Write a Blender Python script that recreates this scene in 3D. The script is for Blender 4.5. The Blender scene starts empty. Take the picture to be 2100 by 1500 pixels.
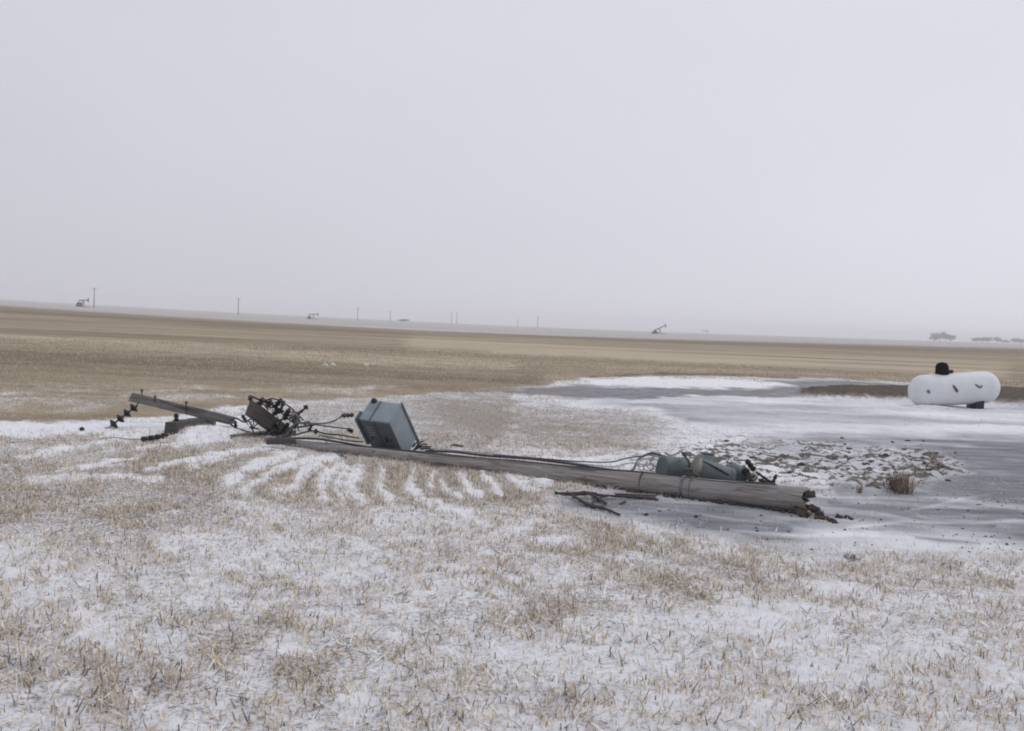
import bpy, bmesh, math, random
import numpy as np
from mathutils import Vector, Matrix, Quaternion
R = math.radians
random.seed(7); rng = np.random.default_rng(11)
scn = bpy.context.scene
col = scn.collection

# ------------------------------------------------------------------ camera
H = 2.0; F = 2000.0; ROLL = math.atan(.0429); PITCH = math.atan(88 * math.cos(ROLL) / F)
fw = Vector((0, math.cos(PITCH), -math.sin(PITCH)))
up0 = Vector((0, math.sin(PITCH), math.cos(PITCH)))
rt0 = Vector((1, 0, 0))
rt = rt0 * math.cos(ROLL) + up0 * math.sin(ROLL)
up = -rt0 * math.sin(ROLL) + up0 * math.cos(ROLL)
cam_pos = Vector((0, 0, H))
cd = bpy.data.cameras.new('camera'); cam = bpy.data.objects.new('camera', cd); col.objects.link(cam)
cam.matrix_world = Matrix(((rt.x, up.x, -fw.x, 0), (rt.y, up.y, -fw.y, 0), (rt.z, up.z, -fw.z, H), (0, 0, 0, 1)))
cd.sensor_width = 36; cd.lens = 36 * F / 2100; cd.clip_start = .1; cd.clip_end = 20000
scn.camera = cam
scn.view_settings.view_transform = 'Standard'; scn.view_settings.look = 'None'
scn.view_settings.exposure = 0.0; scn.view_settings.gamma = 1.0
scn.cycles.filter_width = 1.9
scn.cycles.volume_bounces = 3
scn.cycles.max_bounces = 8

# ------------------------------------------------------------------ world: overcast winter sky
w = bpy.data.worlds.new("World"); scn.world = w; w.use_nodes = True
nt = w.node_tree; nt.nodes.clear(); N = nt.nodes.new; L = nt.links.new
SUN_EL, SUN_AZ = R(48), R(60)
sky = N('ShaderNodeTexSky'); sky.sky_type = 'NISHITA'; sky.sun_disc = False
sky.sun_elevation = SUN_EL; sky.sun_rotation = SUN_AZ
bw = N('ShaderNodeHueSaturation'); bw.inputs['Saturation'].default_value = .25
L(sky.outputs[0], bw.inputs['Color'])
tc = N('ShaderNodeTexCoord'); sep = N('ShaderNodeSeparateXYZ'); L(tc.outputs['Generated'], sep.inputs[0])
# cloud layer radiance: a little darker low in the left, brighter low in the right, soft mottling
nz = N('ShaderNodeTexNoise'); nz.inputs['Scale'].default_value = 2.2; nz.inputs['Detail'].default_value = 4
mp = N('ShaderNodeMapping'); mp.inputs['Scale'].default_value = (1, 1, 2.4); L(tc.outputs['Generated'], mp.inputs[0]); L(mp.outputs[0], nz.inputs[0])
def M(op, a, b, nt=nt, c=None):
    n = nt.nodes.new('ShaderNodeMath'); n.operation = op
    for i, v in enumerate((a, b) if c is None else (a, b, c)):
        if isinstance(v, (int, float)): n.inputs[i].default_value = v
        else: nt.links.new(v, n.inputs[i])
    return n.outputs[0]
lowd = M('MAXIMUM', M('SUBTRACT', 1.0, M('MULTIPLY', M('ABSOLUTE', sep.outputs['Z'], 0), 4.0)), 0.0)
g1 = M('MULTIPLY', sep.outputs['X'], M('ADD', .13, M('MULTIPLY', lowd, .13)))
g2 = M('MULTIPLY', M('SUBTRACT', nz.outputs[0], .5), .10)
g3 = M('MULTIPLY', M('ABSOLUTE', sep.outputs['Z'], 0), .12)
lum = M('ADD', M('ADD', M('ADD', .93, g1), g2), g3)
lum = M('MINIMUM', M('MAXIMUM', lum, .7), 1.25)
cl = N('ShaderNodeVectorMath'); cl.operation = 'SCALE'; cl.inputs[0].default_value = (7.25, 7.28, 8.08); L(lum, cl.inputs['Scale'])
mx = N('ShaderNodeMix'); mx.data_type = 'RGBA'; mx.inputs[0].default_value = .96
L(bw.outputs[0], mx.inputs[6]); L(cl.outputs[0], mx.inputs[7])
bg = N('ShaderNodeBackground'); bg.inputs[1].default_value = .1; L(mx.outputs[2], bg.inputs[0])
wo = N('ShaderNodeOutputWorld'); L(bg.outputs[0], wo.inputs[0])
sd = bpy.data.lights.new('sun', 'SUN'); sd.energy = .6; sd.angle = R(35); sd.color = (1, .97, .93)
so = bpy.data.objects.new('sun', sd); col.objects.link(so)
dirv = Vector((math.sin(SUN_AZ) * math.cos(SUN_EL), math.cos(SUN_AZ) * math.cos(SUN_EL), math.sin(SUN_EL)))
so.rotation_euler = dirv.to_track_quat('Z', 'Y').to_euler(); so.location = (0, 0, 30)

# ------------------------------------------------------------------ helpers
def ray(px, py): return (fw * F + rt * (px - 1050) + up * (750 - py)).normalized()
def G(px, py, z=0.0):
    d = ray(px, py); return cam_pos + d * ((z - H) / d.z)
def P(px, py, D):
    d = ray(px, py); return cam_pos + d * (D / d.y)
def V3(p): return Vector((p[0], p[1], p[2]))

def hash2(i, j, s):
    h = (i.astype(np.int64) * 374761393 + j.astype(np.int64) * 668265263 + s * 1442695041) & 0xffffffff
    h = ((h ^ (h >> 13)) * 1274126177) & 0xffffffff
    return ((h ^ (h >> 16)) & 0xffff) / 65535.0
def vnoise(x, y, s=0):
    i = np.floor(x); j = np.floor(y); fx = x - i; fy = y - j
    fx = fx * fx * (3 - 2 * fx); fy = fy * fy * (3 - 2 * fy)
    a = hash2(i, j, s); b = hash2(i + 1, j, s); c = hash2(i, j + 1, s); d = hash2(i + 1, j + 1, s)
    return (a + (b - a) * fx) * (1 - fy) + (c + (d - c) * fx) * fy
def fbm(x, y, s=0, o=4):
    t = 0; a = .5; n = 0
    for k in range(o):
        t = t + a * vnoise(x, y, s + k * 17); n += a; x = x * 2.03 + 13.1; y = y * 2.03 + 7.7; a *= .5
    return t / n
def sstep(a, b, x):
    t = np.clip((x - a) / (b - a), 0, 1); return t * t * (3 - 2 * t)

# plan chart of the field: bearing u and nearness v of a ground point (world based)
def chart(x, y):
    y = np.maximum(y, .8); return 2000 * x / y, 4000 / y
def cpt(px, py):
    g = G(px, py); return (2000 * g.x / g.y, 4000 / g.y)
def seg_d(u, v, a, b):
    dx, dy = b[0] - a[0], b[1] - a[1]
    t = np.clip(((u - a[0]) * dx + (v - a[1]) * dy) / (dx * dx + dy * dy + 1e-9), 0, 1)
    return np.hypot(u - a[0] - t * dx, v - a[1] - t * dy)
def polyline(u, v, pts, width):
    pts = [cpt(*p) for p in pts]; d = np.full(u.shape, 1e9)
    for a, b in zip(pts, pts[1:]): d = np.minimum(d, seg_d(u, v, a, b))
    return np.exp(-(d / width) ** 2)
def poly(u, v, pts, soft):
    pts = [cpt(*p) for p in pts]; ins = np.zeros(u.shape, bool); d = np.full(u.shape, 1e9)
    for a, b in zip(pts, pts[1:] + pts[:1]):
        d = np.minimum(d, seg_d(u, v, a, b))
        c = ((a[1] > v) != (b[1] > v)) & (u < (b[0] - a[0]) * (v - a[1]) / (b[1] - a[1] + 1e-9) + a[0])
        ins ^= c
    return sstep(-soft, soft, np.where(ins, d, -d))
def spot(u, v, px, py, rx, ry):
    c = cpt(px, py); return np.exp(-((u - c[0]) / rx) ** 2 - ((v - c[1]) / ry) ** 2)

ROWS = [([(180, 905), (300, 893), (360, 888)], 3), ([(60, 985), (200, 975), (330, 982)], 5), ([(500, 1010), (530, 985), (575, 962), (640, 942)], 6), ([(705, 1030), (690, 1005), (697, 978), (716, 960)], 6), ([(880, 1000), (884, 980), (890, 966)], 6), ([(905, 985), (918, 1003), (945, 1020)], 6), ([(1060, 975), (1090, 985), (1130, 992)], 4),
        ([(280, 923), (357, 914), (430, 906)], 3.5), ([(300, 962), (367, 949), (430, 940), (500, 925)], 5),
        ([(386, 960), (429, 950), (476, 934), (560, 917)], 5), ([(466, 986), (500, 968), (545, 948), (600, 932)], 9),
        ([(560, 1000), (600, 1000), (617, 974), (640, 955), (690, 938)], 10), ([(665, 1022), (655, 1000), (668, 974), (700, 953)], 11),
        ([(740, 1022), (715, 1003), (722, 985), (735, 968)], 14), ([(800, 1023), (776, 1003), (783, 966)], 9),
        ([(858, 1012), (838, 1000), (846, 965)], 9), ([(862, 1023), (905, 1033)], 6), ([(945, 974), (953, 991), (985, 1013)], 8),
        ([(989, 971), (1002, 989), (1028, 1008)], 6), ([(1030, 968), (1060, 990), (1100, 1005)], 5), ([(909, 1045), (971, 1056)], 8),
        ([(1034, 1078), (1075, 1087)], 6), ([(1110, 1110), (1200, 1110)], 8), ([(1130, 1020), (1180, 1040), (1230, 1060)], 5),
        ([(40, 940), (120, 925), (260, 905)], 4), ([(120, 965), (220, 950), (300, 936)], 4),
        ([(1480, 1130), (1650, 1200), (1800, 1215)], 10), ([(560, 1332), (610, 1328)], 16), ([(1600, 1268), (1500, 1250), (1690, 1290)], 22),
        ([(700, 1440), (760, 1430)], 22), ([(170, 1290), (230, 1330)], 25), ([(20, 1170), (120, 1160)], 18)]
def ground_maps(x, y):
    u0, v0 = chart(x, y)
    wu = (fbm(x * 1.3, y * .9, 5, 3) - .5) ; wv = (fbm(x * 1.1 + 50, y * .8, 9, 3) - .5)
    far = np.clip(v0 / 270, .15, 1.6)
    u = u0 + wu * 60; v = v0 + wv * 26 * far
    snow = np.full(x.shape, .625); ice = np.zeros_like(snow); soil = np.zeros_like(snow)
    # bare brown field beyond the snowy stubble
    fe = poly(u, v, [(-900, 862), (0, 866), (120, 863), (330, 852), (520, 830), (700, 815), (900, 806), (1050, 797), (1200, 776), (1400, 770),
                     (1700, 776), (1900, 786), (2100, 796), (2900, 830), (2700, 742), (2100, 719), (1820, 708), (1550, 698), (1350, 692), (850, 674), (350, 649), (0, 631), (-900, 594)], 5 + 0 * v)
    fe = np.where(u0 ** 2 > 2000 ** 2 * 3, 0, fe)
    snow = snow * (1 - fe) + fe * .03
    # light dusting between field and snow on the left
    snow += (.30 + .5 * (fbm(x * 1.5, y * .8, 95, 4) - .5)) * fe * poly(u, v, [(-600, 775), (300, 785), (800, 785), (900, 806), (520, 830), (0, 858), (-600, 860)], 22)
    snow -= .2 * poly(u, v, [(500, 842), (700, 818), (900, 808), (1060, 800), (1000, 925), (720, 905), (520, 890)], 14)
    # white band left, drift between the timbers
    snow += .8 * polyline(u, v, [(-600, 871), (0, 875), (120, 875), (240, 876), (380, 880)], 6) + .7 * polyline(u, v, [(-300, 890), (0, 888), (200, 888), (330, 886), (400, 885)], 5)
    snow += .35 * polyline(u, v, [(560, 916), (640, 918), (705, 926)], 8) + .6 * polyline(u, v, [(1120, 936), (1180, 941), (1290, 944), (1320, 938)], 6) + .9 * poly(u0, v0, [(362, 906), (400, 886), (432, 868), (480, 868), (492, 884), (470, 908)], 5)
    snow -= .12 * poly(u, v, [(-400, 898), (300, 905), (420, 960), (480, 1060), (250, 1110), (-400, 1060)], 30)
    rowm = np.zeros_like(snow)
    for k, (pts, wd) in enumerate(ROWS): rowm = np.maximum(rowm, (1 if k < 26 else .6) * polyline(u0 + wu * 6 + (fbm(x * 7, y * 5, 15, 2) - .5) * 8, v0 + wv * 4 + (fbm(x * 7, y * 5, 16, 2) - .5) * 8, pts, wd * 1.08))
    snow += .52 * rowm
    # brown stubble lines between the snow rows under the pole
    fan = poly(u0, v0, [(250, 935), (480, 915), (700, 930), (1150, 975), (1190, 1035), (900, 1045), (600, 1030), (440, 990), (300, 975)], 22)
    snow -= .19 * fan * (1 - rowm)
    # darker, fine grained left middle
    snow -= .06 * poly(u, v, [(-300, 930), (300, 940), (500, 1040), (560, 1090), (300, 1100), (-300, 1060)], 30)
    snow -= .15 * poly(u, v, [(860, 820), (1250, 825), (1380, 870), (1300, 930), (1000, 915)], 20) + .08 * spot(u, v, 1120, 870, 240, 26)
    snow += .0
    b1 = poly(u, v, [(1212, 783), (1320, 777), (1480, 779), (1600, 789), (1730, 799), (1560, 799), (1400, 793), (1250, 789)], 2.5)
    gz = poly(u, v, [(1030, 800), (1180, 788), (1230, 792), (1560, 799), (1640, 794), (1560, 780), (1700, 780), (1880, 790), (1880, 808), (1650, 812), (1450, 814), (1250, 822), (1060, 808)], 4)
    b2 = poly(u, v, [(1180, 828), (1290, 812), (1480, 812), (1640, 822), (1860, 826), (2000, 834), (2600, 846), (2600, 905), (2100, 896), (1750, 882), (1600, 885), (1450, 880), (1380, 858), (1330, 838)], 8)
    snow = snow * (1 - b1) + b1 * 1.5
    snow = snow * (1 - gz) + gz * .56; ice = np.maximum(ice, gz * 1.15)
    snow = snow * (1 - b2) + b2 * 1.25; ice = np.maximum(ice, b2 * np.clip(.25 + 1.5 * (fbm(x * .25, y * .7, 71, 4) - .45) + .5 * spot(u, v, 1330, 838, 160, 22), 0, .85))
    ic = poly(u, v, [(1130, 1018), (1250, 1000), (1500, 1010), (1690, 1010), (1700, 965), (1480, 930), (1560, 900), (1680, 892), (1800, 890), (2100, 898), (2900, 915),
                     (2900, 1180), (2100, 1150), (1900, 1140), (1720, 1130), (1520, 1102), (1380, 1082), (1230, 1066), (1150, 1040)], 22)
    snow = snow * (1 - ic) + ic * (.84 + .7 * (fbm(x * 2.0, y * 3.0, 85, 5) - .5))
    tone_ice = .86 + .5 * spot(u, v, 1980, 945, 330, 50) + .35 * spot(u, v, 1480, 1062, 260, 24) - .42 * spot(u, v, 1900, 1120, 420, 38)
    ice = np.maximum(ice * (1 - ic), ic * np.clip(tone_ice + 1.8 * (fbm(x * .9, y * 2.2, 81, 5) - .5), .12, 1.25))
    for pts, wd, k in (([(1855, 1052), (1900, 1042), (1965, 1024), (2040, 1012)], 3.5, -.3), ([(1740, 1085), (1860, 1070), (2000, 1074), (2150, 1062)], 4, -.4), ([(1500, 1085), (1640, 1098), (1800, 1100)], 4, -.35),
                       ([(1700, 1030), (1800, 1045), (1900, 1068), (2040, 1078)], 4, .35), ([(1880, 1104), (1940, 1110), (2010, 1116)], 3, .5), ([(1650, 897), (1850, 902), (2100, 910), (2400, 918)], 4, .3), ([(1560, 1003), (1700, 1020), (1790, 1022)], 3, -.3),
                       ([(1220, 1030), (1330, 1045), (1480, 1068), (1620, 1085)], 5, .4), ([(1300, 1036), (1420, 1052), (1560, 1072)], 3, -.35)):
        ice = np.clip(ice + ic * k * polyline(u0 + wu * 10, v0 + wv * 5, pts, wd), 0, 1.25)
    # dug over ground with snow and clods
    md = poly(u, v, [(1200, 948), (1300, 930), (1400, 915), (1500, 900), (1620, 905), (1800, 908), (1950, 930), (1990, 965), (1900, 1000), (1780, 1015), (1690, 1000), (1560, 985), (1500, 960)], 20)
    snow = snow * (1 - md) + md * (.78 - .5 * sstep(.44, .58, fbm(x * 3.4, y * 9.0, 31, 6))); ice = ice * (1 - .6 * md)
    # dark soil bank behind the tank
    bk = np.maximum(poly(u, v, [(1640, 809), (1720, 803), (1880, 802), (1880, 827), (1700, 824)], 3), poly(u, v, [(1990, 805), (2060, 801), (2100, 802), (2700, 828), (2700, 856), (2100, 836), (2050, 833), (1990, 832)], 3.5))
    soil = np.maximum(soil, bk); soil = np.maximum(soil, .8 * polyline(u, v, [(1180, 800), (1050, 801), (900, 807)], 2.5) * .5)
    soil = np.maximum(soil, .75 * polyline(u, v, [(1210, 774), (1360, 767), (1500, 769), (1640, 777)], 2.2))
    snow = snow * (1 - soil); soil = np.maximum(soil, md * .9)
    # brown tufted places in the foreground
    tuft = .6 * fan * (1 - rowm)
    for a in ((1130, 1140, 90, 26, .6), (1230, 1110, 120, 26, .8), (1380, 1125, 110, 24, .9), (1480, 1165, 110, 30, .8), (1330, 1190, 100, 34, .8), (1180, 1240, 120, 30, .8), (1100, 1265, 60, 22, .7), (1440, 1215, 60, 24, .7),
              (1160, 880, 200, 30, .5), (700, 1330, 60, 20, .5), (180, 1380, 120, 34, .6), (420, 1420, 90, 26, .6), (60, 1400, 120, 40, .95), (200, 1430, 120, 36, .9), (340, 1395, 90, 30, .9), (450, 1330, 60, 26, .95), (530, 1285, 60, 22, .95), (900, 1440, 90, 30, .4), (1700, 1430, 160, 40, .3), (1960, 1200, 120, 20, .5), (340, 1230, 90, 20, .35)): tuft = np.maximum(tuft, a[4] * spot(u, v, *a[:4]))
    for a in ((1760, 1155, 150, 18, .9), (480, 1305, 75, 38, 1.), (620, 1390, 70, 38, .9), (310, 1420, 130, 40, .9), (40, 1370, 90, 50, .9), (50, 1310, 40, 30, .7),
              (290, 1060, 90, 40, .6), (600, 1230, 50, 26, .7), (1690, 1285, 70, 18, .9), (780, 1270, 120, 25, .5), (1160, 1420, 90, 40, .6), (830, 1340, 60, 22, .5),
              (1180, 1050, 80, 16, .8), (1500, 1180, 110, 22, .5), (1950, 1380, 60, 25, .5), (80, 1010, 130, 40, .4), (820, 960, 24, 28, .9), (760, 1000, 14, 22, .7), (910, 985, 20, 22, .6),
              (690, 1000, 9, 20, .5), (635, 990, 8, 22, .5), (540, 1010, 60, 16, .5), (1080, 970, 90, 14, .5)):
        tuft = np.maximum(tuft, a[4] * spot(u, v, *a[:4]))
    tuft *= (1 - ic) * (1 - fe) * (.45 + 1.1 * sstep(.35, .62, fbm(x * 2.2, y * 1.6, 91, 3))); tuft = np.clip(tuft, 0, 1)
    snow -= .17 * tuft * (ice < .1)
    snow += .10 * sstep(1200, 1350, v0 + 640) * sstep(-100, 500, u0)
    # beyond the field: thin snow on far land
    farz = sstep(190, 260, np.hypot(x, y)); snow = np.where(fe > .5, snow, snow * (1 - farz) + farz * .40)
    # light and dark bands in the field
    tone = .42 + .55 * (fbm(x * .03 + 3, y * .16, 3, 4) - .5) * 2 * .8
    tone += .42 * polyline(u, v, [(-200, 683), (0, 690), (250, 704), (420, 712), (620, 728), (900, 742), (1050, 750)], 9)
    tone -= .38 * polyline(u, v, [(-200, 728), (0, 728), (250, 740), (500, 750), (700, 762), (900, 775), (1100, 778)], 16)
    tone += .34 * polyline(u, v, [(850, 702), (1100, 715), (1400, 735), (1700, 745), (2050, 765)], 20)
    tone -= .35 * polyline(u, v, [(0, 640), (400, 660), (850, 682), (1400, 699), (2100, 726)], 5)
    tone -= .3 * polyline(u, v, [(600, 712), (850, 716), (1000, 722)], 4)
    return dict(snow=np.clip(snow, 0, 1.5), ice=np.clip(ice, 0, 1.25), soil=np.clip(soil, 0, 1), tone=np.clip(tone, 0, 1), field=fe, tuft=tuft, icez=ic, mound=md, bank=bk)

DRIFTS = []
for (px, py, sx, sy, hh) in ((640, 912, .34, .22, .10), (700, 922, .22, .14, .07), (418, 892, .5, .45, .12), (570, 905, .4, .2, .03), (1240, 945, .5, .25, .05), (1450, 940, .6, .3, .05)):
    g = G(px, py); DRIFTS.append((g.x, g.y, sx, sy, hh))
def height(x, y, m=None):
    r = np.hypot(x, y); u0, v0 = chart(x, y)
    e = np.where(y > 1, -5 + 9 * np.clip(np.abs(u0) / 1050, 0, 1.6) ** 1.6, 0)
    z = e * r / 2000 * sstep(60, 260, r)
    near = sstep(90, 25, r)
    rough = (fbm(x * 1.1, y * 1.1, 41, 3) - .5) * .07 + (fbm(x * 6, y * 6, 43, 3) - .5) * .06
    if m is not None:
        rough = rough * (1 - .75 * m['icez']) + m['mound'] * ((fbm(x * 7, y * 5, 47, 4) - .45) * .16) + m['bank'] * .30
        rough += .02 * np.clip(m['snow'] - .6, 0, .6) * (1 - m['icez'])
    d = 0
    for (gx, gy, sx, sy, hh) in DRIFTS: d = d + hh * np.exp(-((x - gx) / sx) ** 2 - ((y - gy) / sy) ** 2)
    return z + (rough + d * (.75 + .5 * fbm(x * 4, y * 4, 51, 3))) * near

# ------------------------------------------------------------------ materials
def mat(name, colr=(.5, .5, .5), rough=.7, metal=0, var=.25, scale=8, stretch=(1, 1, 1), bump=.0, bscale=None, dirt=None, dirt_amt=.5, spec=.4, vcol=None, crack=None):
    m = bpy.data.materials.new(name); m.use_nodes = True; t = m.node_tree; b = t.nodes['Principled BSDF']
    b.inputs['Roughness'].default_value = rough; b.inputs['Metallic'].default_value = metal; b.inputs['Specular IOR Level'].default_value = spec
    tc = t.nodes.new('ShaderNodeTexCoord'); mp = t.nodes.new('ShaderNodeMapping'); mp.inputs['Scale'].default_value = stretch
    t.links.new(tc.outputs['Object'], mp.inputs[0])
    n = t.nodes.new('ShaderNodeTexNoise'); n.inputs['Scale'].default_value = scale; n.inputs['Detail'].default_value = 6; n.inputs['Roughness'].default_value = .65
    t.links.new(mp.outputs[0], n.inputs[0])
    r = t.nodes.new('ShaderNodeValToRGB'); r.color_ramp.elements[0].position = .32; r.color_ramp.elements[1].position = .68
    r.color_ramp.elements[0].color = (*[c * (1 - var) for c in colr], 1); r.color_ramp.elements[1].color = (*[min(1, c * (1 + var)) for c in colr], 1)
    t.links.new(n.outputs[0], r.inputs[0]); out = r.outputs[0]
    if vcol:
        a = t.nodes.new('ShaderNodeAttribute'); a.attribute_name = vcol
        x = t.nodes.new('ShaderNodeMix'); x.data_type = 'RGBA'; x.blend_type = 'MULTIPLY'; x.inputs[0].default_value = 1
        t.links.new(out, x.inputs[6]); t.links.new(a.outputs['Color'], x.inputs[7]); out = x.outputs[2]
    if dirt:
        n2 = t.nodes.new('ShaderNodeTexNoise'); n2.inputs['Scale'].default_value = scale * .4; n2.inputs['Detail'].default_value = 5
        t.links.new(mp.outputs[0], n2.inputs[0])
        r2 = t.nodes.new('ShaderNodeValToRGB'); r2.color_ramp.elements[0].position = .62 - dirt_amt * .2; r2.color_ramp.elements[1].position = .74 - dirt_amt * .2
        t.links.new(n2.outputs[0], r2.inputs[0])
        x = t.nodes.new('ShaderNodeMix'); x.data_type = 'RGBA'; t.links.new(r2.outputs[0], x.inputs[0]); t.links.new(out, x.inputs[6]); x.inputs[7].default_value = (*dirt, 1); out = x.outputs[2]
    if crack:
        mc = t.nodes.new('ShaderNodeMapping'); mc.inputs['Scale'].default_value = crack; t.links.new(tc.outputs['Object'], mc.inputs[0])
        n4 = t.nodes.new('ShaderNodeTexNoise'); n4.inputs['Scale'].default_value = 6; n4.inputs['Detail'].default_value = 3; t.links.new(mc.outputs[0], n4.inputs[0])
        r4 = t.nodes.new('ShaderNodeValToRGB'); e = r4.color_ramp.elements; e[0].position = .485; e[0].color = (0, 0, 0, 1); e[1].position = .5; e[1].color = (1, 1, 1, 1); k = e.new(.515); k.color = (0, 0, 0, 1)
        t.links.new(n4.outputs[0], r4.inputs[0]); m1 = M('MULTIPLY', r4.outputs[0], n.outputs[0], t); m1 = M('MULTIPLY', m1, 1.3, t)
        x = t.nodes.new('ShaderNodeMix'); x.data_type = 'RGBA'; t.links.new(m1, x.inputs[0]); t.links.new(out, x.inputs[6]); x.inputs[7].default_value = (.035, .03, .028, 1); out = x.outputs[2]
    t.links.new(out, b.inputs['Base Color'])
    if bump:
        n3 = t.nodes.new('ShaderNodeTexNoise'); n3.inputs['Scale'].default_value = bscale or scale * 2; n3.inputs['Detail'].default_value = 5; t.links.new(mp.outputs[0], n3.inputs[0])
        bp = t.nodes.new('ShaderNodeBump'); bp.inputs['Strength'].default_value = bump; bp.inputs['Distance'].default_value = .02
        t.links.new(n3.outputs[0], bp.inputs['Height']); t.links.new(bp.outputs[0], b.inputs['Normal'])
    return m
MT = {}
MT['pole'] = mat('weathered_pole_wood', (.275, .255, .24), .85, var=.28, scale=9, stretch=(.35, 4, 4), bump=.6, dirt=(.12, .107, .098), dirt_amt=.3, crack=(.10, 2.6, 2.6))
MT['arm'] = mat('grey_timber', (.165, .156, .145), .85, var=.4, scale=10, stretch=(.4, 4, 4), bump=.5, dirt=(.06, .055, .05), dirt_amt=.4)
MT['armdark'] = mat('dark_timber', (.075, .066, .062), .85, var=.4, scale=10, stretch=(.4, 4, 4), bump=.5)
MT['splint'] = mat('broken_wood', (.10, .062, .045), .9, var=.5, scale=20, stretch=(.5, 3, 3), bump=.5, dirt=(.02, .017, .015), dirt_amt=.7)
MT['debris'] = mat('dark_broken_wood', (.06, .05, .048), .9, var=.4, scale=18, bump=.4)
MT['tar'] = mat('black_glazed_insulator', (.012, .012, .014), .35, var=.4, scale=20)
MT['iron'] = mat('dark_iron', (.035, .037, .042), .6, metal=.3, var=.4, scale=20, bump=.2)
MT['galv'] = mat('galvanised_steel', (.16, .165, .175), .5, metal=.4, var=.3, scale=14)
MT['paint'] = mat('grey_blue_paint', (.23, .27, .295), .5, var=.10, scale=5, bump=.08, dirt=(.18, .21, .235), dirt_amt=.3)
MT['paintdk_shade'] = mat('dark_and_shaded_grey_blue_paint', (.085, .10, .112), .5, var=.15, scale=6, bump=.08, dirt=(.05, .06, .07), dirt_amt=.3)  # dark paint of parts; on the cabinet front the darkness includes painted shade
MT['tank1'] = mat('pale_tank_paint', (.10, .122, .132), .55, var=.12, scale=6, dirt=(.12, .14, .15), dirt_amt=.4)
MT['tank2'] = mat('mid_blue_grey_tank_paint', (.09, .108, .115), .5, var=.15, scale=6, dirt=(.06, .07, .075), dirt_amt=.4)
MT['olive'] = mat('olive_rusted_steel', (.055, .05, .035), .75, var=.5, scale=16, bump=.4)
MT['tan'] = mat('pale_lid', (.22, .23, .19), .7, var=.2, scale=12, dirt=(.06, .055, .04), dirt_amt=.4)
MT['wire'] = mat('grey_wire', (.045, .05, .06), .55, metal=.2, var=.3, scale=10)
MT['wirelt'] = mat('frosted_wire', (.35, .35, .38), .6, var=.3, scale=10)
MT['white'] = mat('white_tank_enamel', (.66, .675, .69), .5, var=.05, scale=2.5, bump=.05)
MT['black'] = mat('black_dome_plastic', (.004, .004, .006), .8, var=.3, scale=8, spec=.08)
MT['snow'] = mat('snow_cap', (.78, .79, .82), .9, var=.05, scale=12, bump=.5)
MT['decal1'] = mat('maroon_placard', (.07, .06, .09), .6, var=.2)
MT['decal2'] = mat('grey_green_lettering', (.13, .17, .19), .6, var=.3, scale=30)
MT['clod'] = mat('frozen_soil', (.06, .055, .055), .95, var=.4, scale=16, bump=.6)
MT['weed'] = mat('dry_weed_stems', (.9, .9, .9), .9, var=.2, scale=6, vcol='tint')
MT['stub'] = mat('stubble_straw', (.95, .95, .95), .9, var=.1, scale=6, vcol='tint', spec=.2)
MT['bark'] = mat('tree_bark', (.06, .05, .045), .95, var=.3, scale=3)
MT['leaf'] = mat('bare_twigs_and_leaves', (.11, .108, .12), .95, var=.35, scale=1.5)
MT['farpole'] = mat('dark_far_pole_wood', (.05, .045, .045), .9, var=.2, scale=2)
MT['jack'] = mat('pumpjack_hazed_steel', (.05, .05, .06), .7, var=.2, scale=2)  # dark steel lightened, haze fade put into the colour
MT['boulder'] = mat('snow_crusted_grass', (.66, .63, .56), .95, var=.2, scale=12, bump=.6)

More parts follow.
